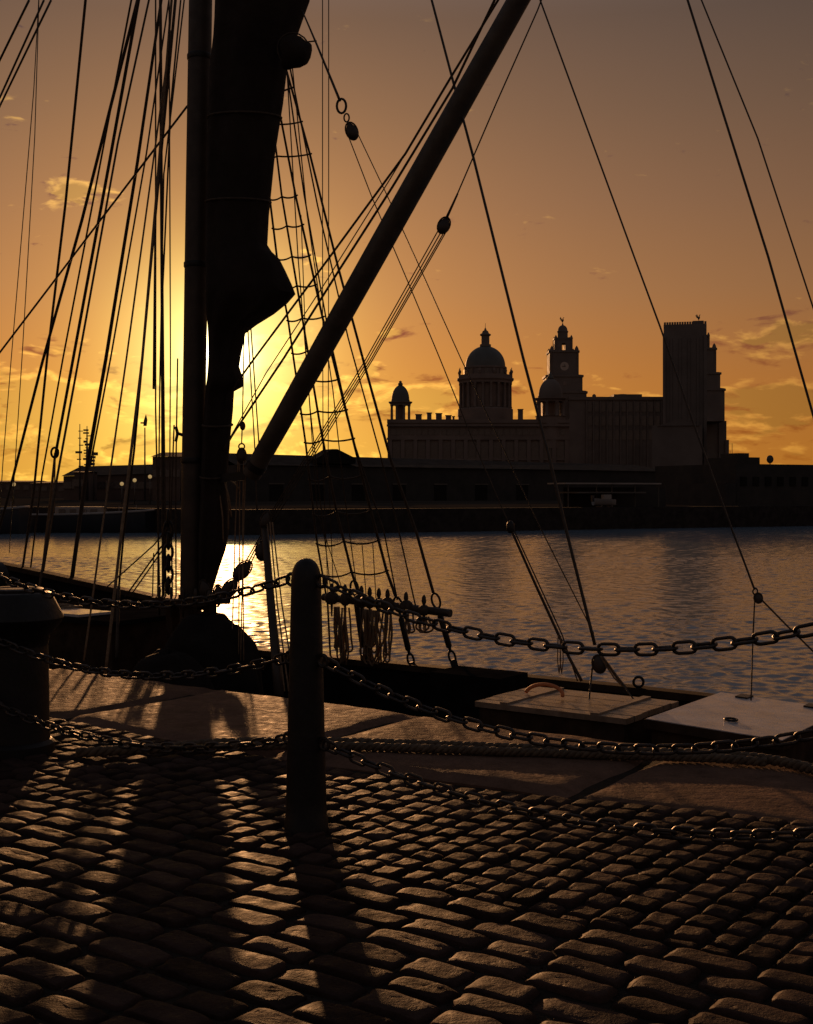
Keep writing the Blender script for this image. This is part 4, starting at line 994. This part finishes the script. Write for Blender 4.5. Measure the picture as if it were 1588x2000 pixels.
def clock_tower(xc, d, yoff):
    cy = d+14; cx = fx(xc, cy); k = cy/FPX; z = lambda y: fz(y+yoff, cy)
    def tier(hw, y1, y0, nm='tower_stage', ch=.22):
        h = hw*k; q = h*ch; pts = [(-h+q,-h),(h-q,-h),(h,-h+q),(h,h-q),(h-q,h),(-h+q,h),(-h,h-q),(-h,-h+q)]
        return part(nm, MB().poly([(cx+a, cy+b) for a, b in pts], z(y0), z(y1)), 'liver_granite', LB)
    tier(42, 766, 830); tier(44, 767, 771, 'cornice'); tier(35, 735, 767); tier(37, 735, 739, 'cornice'); st = tier(28, 688, 736)
    tier(30, 687, 691, 'cornice')
    for sx in (-1, 1):
        for sy in (-1, 1):
            part('corner_turret', MB().lathe((cx+sx*24*k, cy+sy*24*k, 0), [(4.2*k, z(734)), (4.2*k, z(690)), (5*k, z(689)), (4.4*k, z(687)), (3*k, z(682)), (.4*k, z(678))], 10), 'liver_granite', LB, True, 40)
            part('corner_turret', MB().lathe((cx+sx*15*k, cy+sy*15*k, 0), [(2.6*k, z(688)), (2.6*k, z(664)), (3.2*k, z(663)), (2*k, z(659)), (.3*k, z(656))], 8), 'liver_granite', LB, True, 40)
    # open belfry stage: four corner piers and a lintel, daylight between
    for sx in (-1, 1):
        for sy in (-1, 1): part('belfry_pier', MB().box(cx+sx*9.8*k-6.6*k, cx+sx*9.8*k+6.6*k, cy+sy*9.8*k-6.6*k, cy+sy*9.8*k+6.6*k, z(688), z(672)), 'liver_granite', LB)
    tier(16.6, 662, 672, ch=.2); tier(18, 661, 664, 'cornice')
    part('cupola', MB().lathe((cx, cy, 0), [(10*k, z(662)), (10*k, z(650)), (11*k, z(649)), (11*k, z(647)), (9.5*k, z(646))] + [(9.5*k*math.cos(R(a)), z(646)+11*k*math.sin(R(a))) for a in (15, 30, 45, 60, 75)] + [(1.5*k, z(634.5)), (1.2*k, z(632)), (.2*k, z(631.5))], 20), 'liver_granite', LB, True, 35)
    bird((cx, cy, z(632)), .62, LB)
    f_ = part('clock_face', MB().tube([Vector((cx, cy-26*k-.05, z(718))), Vector((cx, cy-26*k-.55, z(718)))], 8.2*k, 28), 'clock_white', LB)
    part('clock_hand', MB().obox(Vector((cx-1.2*k, cy-26*k-.65, z(718)-.6*k)), X, Y, Z, 3.4*k, .06, .55*k).obox(Vector((cx+.6*k, cy-26*k-.85, z(718)+1.2*k)), X, Y, Z, .5*k, .06, 2.6*k), 'clock_hand', f_)
    part('round_window', MB().tube([Vector((cx, cy-34*k-.05, z(752))), Vector((cx, cy-34*k-.4, z(752)))], 4.4*k, 20), 'portland_stone', LB)
clock_tower(1099, D2, 0); clock_tower(1365, D2-22, -5)

# --- ventilation tower
D3 = 440.0
VT = thing('ventilation_tower', (fx(1338, D3), D3+8, 0), 'plain square stone tower with a flat notched top', 'tower')
part('shaft', wbox(1297, 1379, 633, None, D3, 15.5), 'vent_stone', VT)
cm = MB().box(-.36, .36, -.3, .5, 0, .9).mesh('merlon'); cm.materials.append(M['vent_stone'])
for i in range(17): link_obj('merlon', cm, None, VT, Matrix.Translation((fx(1299.5+4.83*i, D3), D3+.32, fz(633, D3)-.02)))
part('top_block', wbox(1350, 1371, 627, 634, D3+2, 8), 'vent_stone', VT)
for x_ in (1297.5, 1376): part('corner_buttress', wbox(x_-2, x_+3.4, 655, None, D3, 2, .8), 'vent_stone', VT)
for i in range(4): part('rib', wbox(1310+17*i, 1313+17*i, 660, None, D3, .6, .45), 'vent_stone', VT)
part('base_block', wbox(1290, 1386, 830, None, D3-12, 11.9), 'vent_stone', VT)
gx0, gx1 = fx(1302, D3-13), fx(1384, D3-13); gz = fz(831, D3-13); gp = fz(818, D3-13); yy0, yy1 = D3-12.5, D3-.3
part('base_gable', MB().add([(gx0,yy0,gz),(gx1,yy0,gz),((gx0+gx1)/2,yy0,gp),(gx0,yy1,gz),(gx1,yy1,gz),((gx0+gx1)/2,yy1,gp)], [(0,1,2),(3,5,4),(0,2,5,3),(1,4,5,2),(0,3,4,1)]), 'vent_stone', VT)

VT.rotation_euler.z = -math.atan((1338-CX)/FPX); VT.location.x += 1.8

# --- dockside shed on the far quay
A, B = Vector((-13.5, 99, 0)), Vector((42, 126, 0)); Q = (B-A).normalized(); QN = Vector((-Q.y, Q.x, 0))
def FP(x, back):
    """point on the line 'back' metres behind the far quay edge, in the direction of photo column x"""
    a = (x-CX)/FPX; P = A+QN*back
    # solve P + Q*t with X = a*Y
    t_ = (a*P.y-P.x)/(Q.x-a*Q.y); return P+Q*t_
def zat(y, p): return EYE+(HY-y)/FPX*p.y
SH = thing('dock_shed', (FP(800, 92).x, FP(800, 92).y, 0), 'long low black shed along the far quay under the domed building', 'shed')
f0, f1 = FP(462, 85), FP(1300, 85); bk = QN*18
top = [(462, 893), (1060, 906), (1300, 913)]
za, zb_ = zat(908, f0), zat(921, f1)
mb = MB(); vs = [f0, f1, f1+bk, f0+bk]; mb.add([Vector((v.x, v.y, 0)) for v in vs]+[Vector((vs[0].x,vs[0].y,za)), Vector((vs[1].x,vs[1].y,zb_)), Vector((vs[2].x,vs[2].y,zb_)), Vector((vs[3].x,vs[3].y,za))], [(0,1,5,4),(1,2,6,5),(2,3,7,6),(3,0,4,7),(4,5,6,7)])
part('wall', mb, 'shed_dark', SH)
rp0, rp1 = f0+bk*.5, f1+bk*.5; zr0, zr1 = zat(884.5, rp0), zat(908.5, rp1)
e = QN*.5
rv = [f0-e-Q*.4+Z*(za+.02), f1-e+Q*.4+Z*(zb_+.02), rp1+Q*.4+Z*zr1, rp0-Q*.4+Z*zr0, f0+bk+e-Q*.4+Z*(za+.02), f1+bk+e+Q*.4+Z*(zb_+.02)]
part('roof', MB().add(rv, [(0,1,2,3),(3,2,5,4)]), 'shed_roof', SH)
for x_ in (540, 620, 700, 780, 860, 940, 1020):
    p = FP(x_, 85); dr = part('door', MB().obox(Vector((p.x, p.y, 1.3))-QN*.06, Q, QN, Z, 1.1, .05, 1.3), 'shed_roof', SH)
    part('door_frame', MB().obox(Vector((p.x, p.y, 2.7))-QN*.1, Q, QN, Z, 1.25, .08, .09), 'shed_trim', dr)
gc = FP(656, 85.5); gz_ = zat(893, gc); gpk = zat(877, gc)
gv = [gc-Q*3.2+Z*(gz_-1), gc+Q*3.4+Z*(gz_-1), gc+Q*3.4+Z*(gz_-.1), gc+Q*.3+Z*gpk, gc-Q*.6+Z*gpk, gc-Q*3.2+Z*(gz_-.2)]
part('roof_gable', MB().add(gv+[v+QN*4 for v in gv], [(0,1,2,3,4,5), (11,10,9,8,7,6)]+[(i, (i+1) % 6+0, (i+1) % 6+6, i+6) for i in range(6)]), 'shed_roof', SH)
# canopy building under the towers
CB = thing('canopy_pavilion', (FP(1200, 5).x, FP(1200, 5).y, 0), 'low flat-roofed pavilion with pale canopy edges below the clock tower', 'pavilion')
for y_, x0, x1, bkk in ((944, 1105, 1292, 3.0), (962, 1130, 1262, 2.2)):
    a_, b_ = FP(x0, bkk), FP(x1, bkk); zc = zat(y_, a_)
    part('canopy', MB().obox((a_+b_)/2+Z*zc+QN*1.6, Q, QN, Z, (b_-a_).length/2, 1.6, .07), 'boat_white' if y_ < 950 else 'shed_trim', CB)
for x_ in (1110, 1165, 1195, 1240, 1286): p = FP(x_, 3.4); part('canopy_post', MB().tube([p, p+Z*(zat(944, p)-.075)], .06, 6), 'shed_trim', CB)
a_, b_ = FP(1100, 6.25), FP(1300, 6.25); part('wall', MB().obox((a_+b_)/2+Z*.95, Q, QN, Z, (b_-a_).length/2, .05, .95), 'shed_dark', CB)
# small pale launch on the far quay
p = FP(1181, .9)
t = thing('small_boat', p, 'small pale boat laid up on the far quay beneath the canopy', 'boat')
hv = []; hf = []
for i in range(9):
    q = i/8; hw = .42*math.sin(math.pi*min(1, .18+.82*q)**.8)**.6*(1 if q < .95 else .3); x_ = -1.3+2.6*q
    for (oo, zz) in ((-hw, .75+.12*(1-q)), (-hw*.6, .3), (0, .18), (hw*.6, .3), (hw, .75+.12*(1-q))): hv.append(p+Q*x_+QN*oo+Z*zz)
for i in range(8):
    for k in range(4): hf.append((5*i+k, 5*i+k+1, 5*i+k+6, 5*i+k+5))
part('hull', MB().add(hv, hf), 'boat_white', t, True); part('cabin', MB().obox(p+Q*.2+Z*1.0, Q, QN, Z, .4, .25, .22), 'boat_white', t); part('outboard', MB().obox(p-Q*1.35+Z*.85, Q, QN, Z, .12, .12, .3), 'boat_dark', t); [part('trestle', MB().obox(p+Q*.6*sg+Z*.12, Q, QN, Z, .06, .4, .12), 'shed_trim', t) for sg in (-1, 1)]
# long dark quay-side block on the right, with rooftop plant and a dish
RB = thing('quay_block', (FP(1520, 8).x, FP(1520, 8).y, 0), 'flat-roofed dark block at the right with a rooftop dish', 'building')
def qbox(x0, x1, yt, back, depth, zb=0.0):
    a_, b_ = FP(x0, back), FP(x1, back); zt = zat(yt, (a_+b_)/2); return MB().obox((a_+b_)/2+QN*depth/2+Z*(zb+zt)/2, Q, QN, Z, (b_-a_).length/2, depth/2, (zt-zb)/2), zt, (a_+b_)/2
mb, zt, pc = qbox(1437, 1760, 908, 9, 14); part('wall', mb, 'shed_dark', RB)
mb, z2, pc = qbox(1441, 1484, 893, 11, 5, zt-.02); part('plant_room', mb, 'shed_dark', RB); mb, z3, pc = qbox(1443, 1463, 885, 12, 3, z2-.02); part('plant_room', mb, 'shed_dark', RB)
mb, z3, pc = qbox(1418, 1440, 944, 9, 8); part('annex', mb, 'shed_dark', RB)
p = FP(1504, 12); dz_ = zat(897, p); ds = part('dish', MB().ell(p+Z*dz_, X*.40, Y*.14-Z*.05, Z*.46, 18, 10), 'metal_mast', RB, True); part('dish_post', MB().tube([p+Z*(zt-.05), p+Z*dz_], .06, 6), 'metal_mast', ds)
for i in range(8):
    p = FP(1452+24*i, 9); part('window', MB().obox(p+Z*2.6-QN*.04, Q, QN, Z, .42, .05, .5), 'shed_roof', RB)
for x_, y_ in ((1430, 866), (1426, 880)):
    p = FP(x_, 14); t = thing('radio_pole', p, 'thin tall pole beside the rooftop block' if y_ == 866 else 'shorter thin pole nearest the clock tower building', 'pole'); part('shaft', MB().tube([p, p+Z*zat(y_, p)], [.06, .03], 6), 'metal_mast', t)

# --- left bank: sheds, block, lamps, boats
def shed(name, x0, x1, yl, yr, d, depth, m, label, ridge=0):
    t_ = thing(name, (fx((x0+x1)/2, d), d+depth/2, 0), label, 'building')
    x0_, x1_, za_, zb2 = fx(x0, d), fx(x1, d), fz(yl, d), fz(yr, d)
    part('wall', MB().add([(x0_,d,0),(x1_,d,0),(x1_,d+depth,0),(x0_,d+depth,0),(x0_,d,za_),(x1_,d,zb2),(x1_,d+depth,zb2),(x0_,d+depth,za_)], [(0,1,5,4),(1,2,6,5),(2,3,7,6),(3,0,4,7)]), m, t_)
    rz = ridge*d/FPX
    part('roof', MB().add([(x0_-.3,d-.4,za_),(x1_+.3,d-.4,zb2),(x1_+.3,d+depth/2,zb2+rz),(x0_-.3,d+depth/2,za_+rz),(x0_-.3,d+depth+.4,za_),(x1_+.3,d+depth+.4,zb2)], [(0,1,2,3),(3,2,5,4)]), 'shed_roof', t_)
    n = max(2, int((x1-x0)/16)); wm_ = MB().box(-.7, .7, -.1, .1, -.6, .6).mesh('window'); wm_.materials.append(M['window_dark'])
    for i in range(n):
        link_obj('window', wm_, None, t_, Matrix.Translation((fx(x0+(x1-x0)*(i+.5)/n, d), d-.05, min(za_, zb2)*.62)))
    return t_
shed('waterfront_shed', -60, 60, 941, 941, 330, 20, 'brick_far', 'low distant shed at the far left edge of the skyline', 3)
shed('waterfront_shed', 62, 128, 944, 942, 300, 20, 'brick_far', 'low distant shed just left of the radio masts', 4)
shed('warehouse', 124, 302, 930, 925, 215, 25, 'brick_far', 'long warehouse on the far bank between radio masts and mast', 22)
shed('warehouse', 298, 352, 892, 892, 200, 18, 'brick_far', 'taller square block on the far bank beside the ship mast', 12)
shed('warehouse', 352, 462, 940, 944, 205, 20, 'brick_far', 'low building on the far bank between the sail and the boom', 2)
t = shed('waterfront_shed', 145, 166, 922, 922, 205, 8, 'brick_far', 'small hut at the foot of the radio masts', 2)
for x_, yt, fit, lab in ((156, 828, 6, 'slim lattice radio mast on the far bank'), (170, 832, 14, 'thicker radio mast hung with radar fittings'), (183, 880, 5, 'shortest of the radio masts on the far bank')):
    d = 203.0; c = Vector((fx(x_, d), d, 0)); t = thing('radio_mast', c, lab, 'mast'); zt = fz(yt, d); rn = random.Random(x_)
    part('pole', MB().tube([c, c+Z*zt*.6, c+Z*zt], [.26 if fit > 10 else .16, .2 if fit > 10 else .12, .06], 8), 'metal_mast', t, True)
    for i in range(fit):
        zz = fz(915-(915-yt)*(i+.3)/fit*.95, d); L_ = rn.uniform(.3, .8)
        part('fitting', MB().obox(c+Z*zz+X*rn.uniform(-.25, .25), X, Y, Z, L_*.7, .12, rn.uniform(.06, .28)), 'metal_mast', t)
d = 198.0; c = Vector((fx(283, d), d, 0)); t = thing('beacon_pole', c, 'tall pole with a vane standing before the long warehouse', 'pole'); part('pole', MB().tube([c, c+Z*fz(835, d)], [.16, .10], 8), 'metal_mast', t, True)
part('vane', MB().add([c+Z*fz(832, d)-X*.25, c+Z*fz(832, d)+X*.25, c+Z*fz(820, d)+X*.38, c+Z*fz(809, d)+X*.15, c+Z*fz(822, d)-X*.2]+[c+Y*.2+v for v in (Z*fz(832, d)-X*.25, Z*fz(832, d)+X*.25, Z*fz(820, d)+X*.38, Z*fz(809, d)+X*.15, Z*fz(822, d)-X*.2)], [(0,1,2,3,4),(9,8,7,6,5)]+[(i,(i+1) % 5,(i+1) % 5+5,i+5) for i in range(5)]), 'metal_mast', t); part('lamp_arm', MB().obox(c+Z*fz(826, d)-X*.45, X, Y, Z, .25, .08, .12), 'metal_mast', t)
for x_, y_, lab in ((27, 946, 'globe street lamp at the far left of the bank'), (238, 945, 'globe street lamp lowest of the three before the long warehouse'), (263, 938, 'globe street lamp between its two neighbours before the warehouse'), (293, 931, 'globe street lamp highest and closest to the ship mast')):
    d = 150.0; c = Vector((fx(x_, d), d, 0)); t = thing('street_lamp', c, lab, 'street lamp', 'globe lamps on the far bank'); zz = fz(y_, d)
    part('post', MB().tube([c, c+Z*(zz-.2)], [.07, .045], 8), 'metal_mast', t, True); part('globe', MB().ell(c+Z*zz, X*.24, Y*.24, Z*.24, 12, 8), 'lamp_globe', t, True); part('finial', MB().lathe(c+Z*zz, [(.05, .23), (.03, .3), (.005, .38)], 8), 'metal_mast', t, True)
def boat(x0, x1, d, hz_, label, cab=True):
    xa, xb = fx(x0, d), fx(x1, d); L_ = xb-xa; c = Vector(((xa+xb)/2, d, WZ)); t_ = thing('moored_boat', c, label, 'boat', 'boats on the far side of the dock')
    vs = []; fs = []; n = 16
    for i in range(n+1):
        q = i/n; hw = 1.7*math.sin(math.pi*(.12+.88*(1-q)))**.55 if q < 1 else .05; xx = xa+L_*q; zt = WZ+hz_*(1+.28*q*q)
        for oo, zz in ((-hw, zt), (-hw*.9, WZ+.3), (-hw*.5, WZ-.4), (hw*.5, WZ-.4), (hw*.9, WZ+.3), (hw, zt)): vs.append((xx, d+oo, zz))
    for i in range(n):
        for k in range(6): fs.append((6*i+k, 6*i+(k+1) % 6, 6*i+6+(k+1) % 6, 6*i+6+k))
    fs.append((0,1,2,3,4,5)); part('hull', MB().add(vs, fs), 'boat_dark', t_, True, 40)
    vs2 = [Vector(vs[6*i])+Vector((0,-.06,.06)) for i in range(n+1)]; part('gunwale', MB().tube(vs2, .10, 6), 'boat_white', t_, True)
    if cab:
        part('cabin', MB().box(xa+L_*.25, xa+L_*.6, d-1.0, d+1.0, WZ+hz_*.9, WZ+hz_+.75), 'boat_white', t_)
        for i in range(4): part('cabin_window', MB().box(xa+L_*(.28+.08*i), xa+L_*(.33+.08*i), d-1.05, d-.98, WZ+hz_+.2, WZ+hz_+.55), 'window_dark', t_)
        part('mast', MB().tube([(xa+L_*.62, d, WZ+hz_), (xa+L_*.62, d, WZ+hz_+3.0)], .05, 6), 'metal_mast', t_)
    for i in range(7): part('stanchion', MB().tube([vs2[2+2*i], vs2[2+2*i]+Z*.55], .025, 5), 'boat_white', t_)
    return t_
boat(50, 305, 106.0, 1.45, 'long dark-hulled boat with pale gunwale moored at the far left'); boat(-150, 58, 103.0, 1.7, 'dark boat cut off by the picture edge at far left')
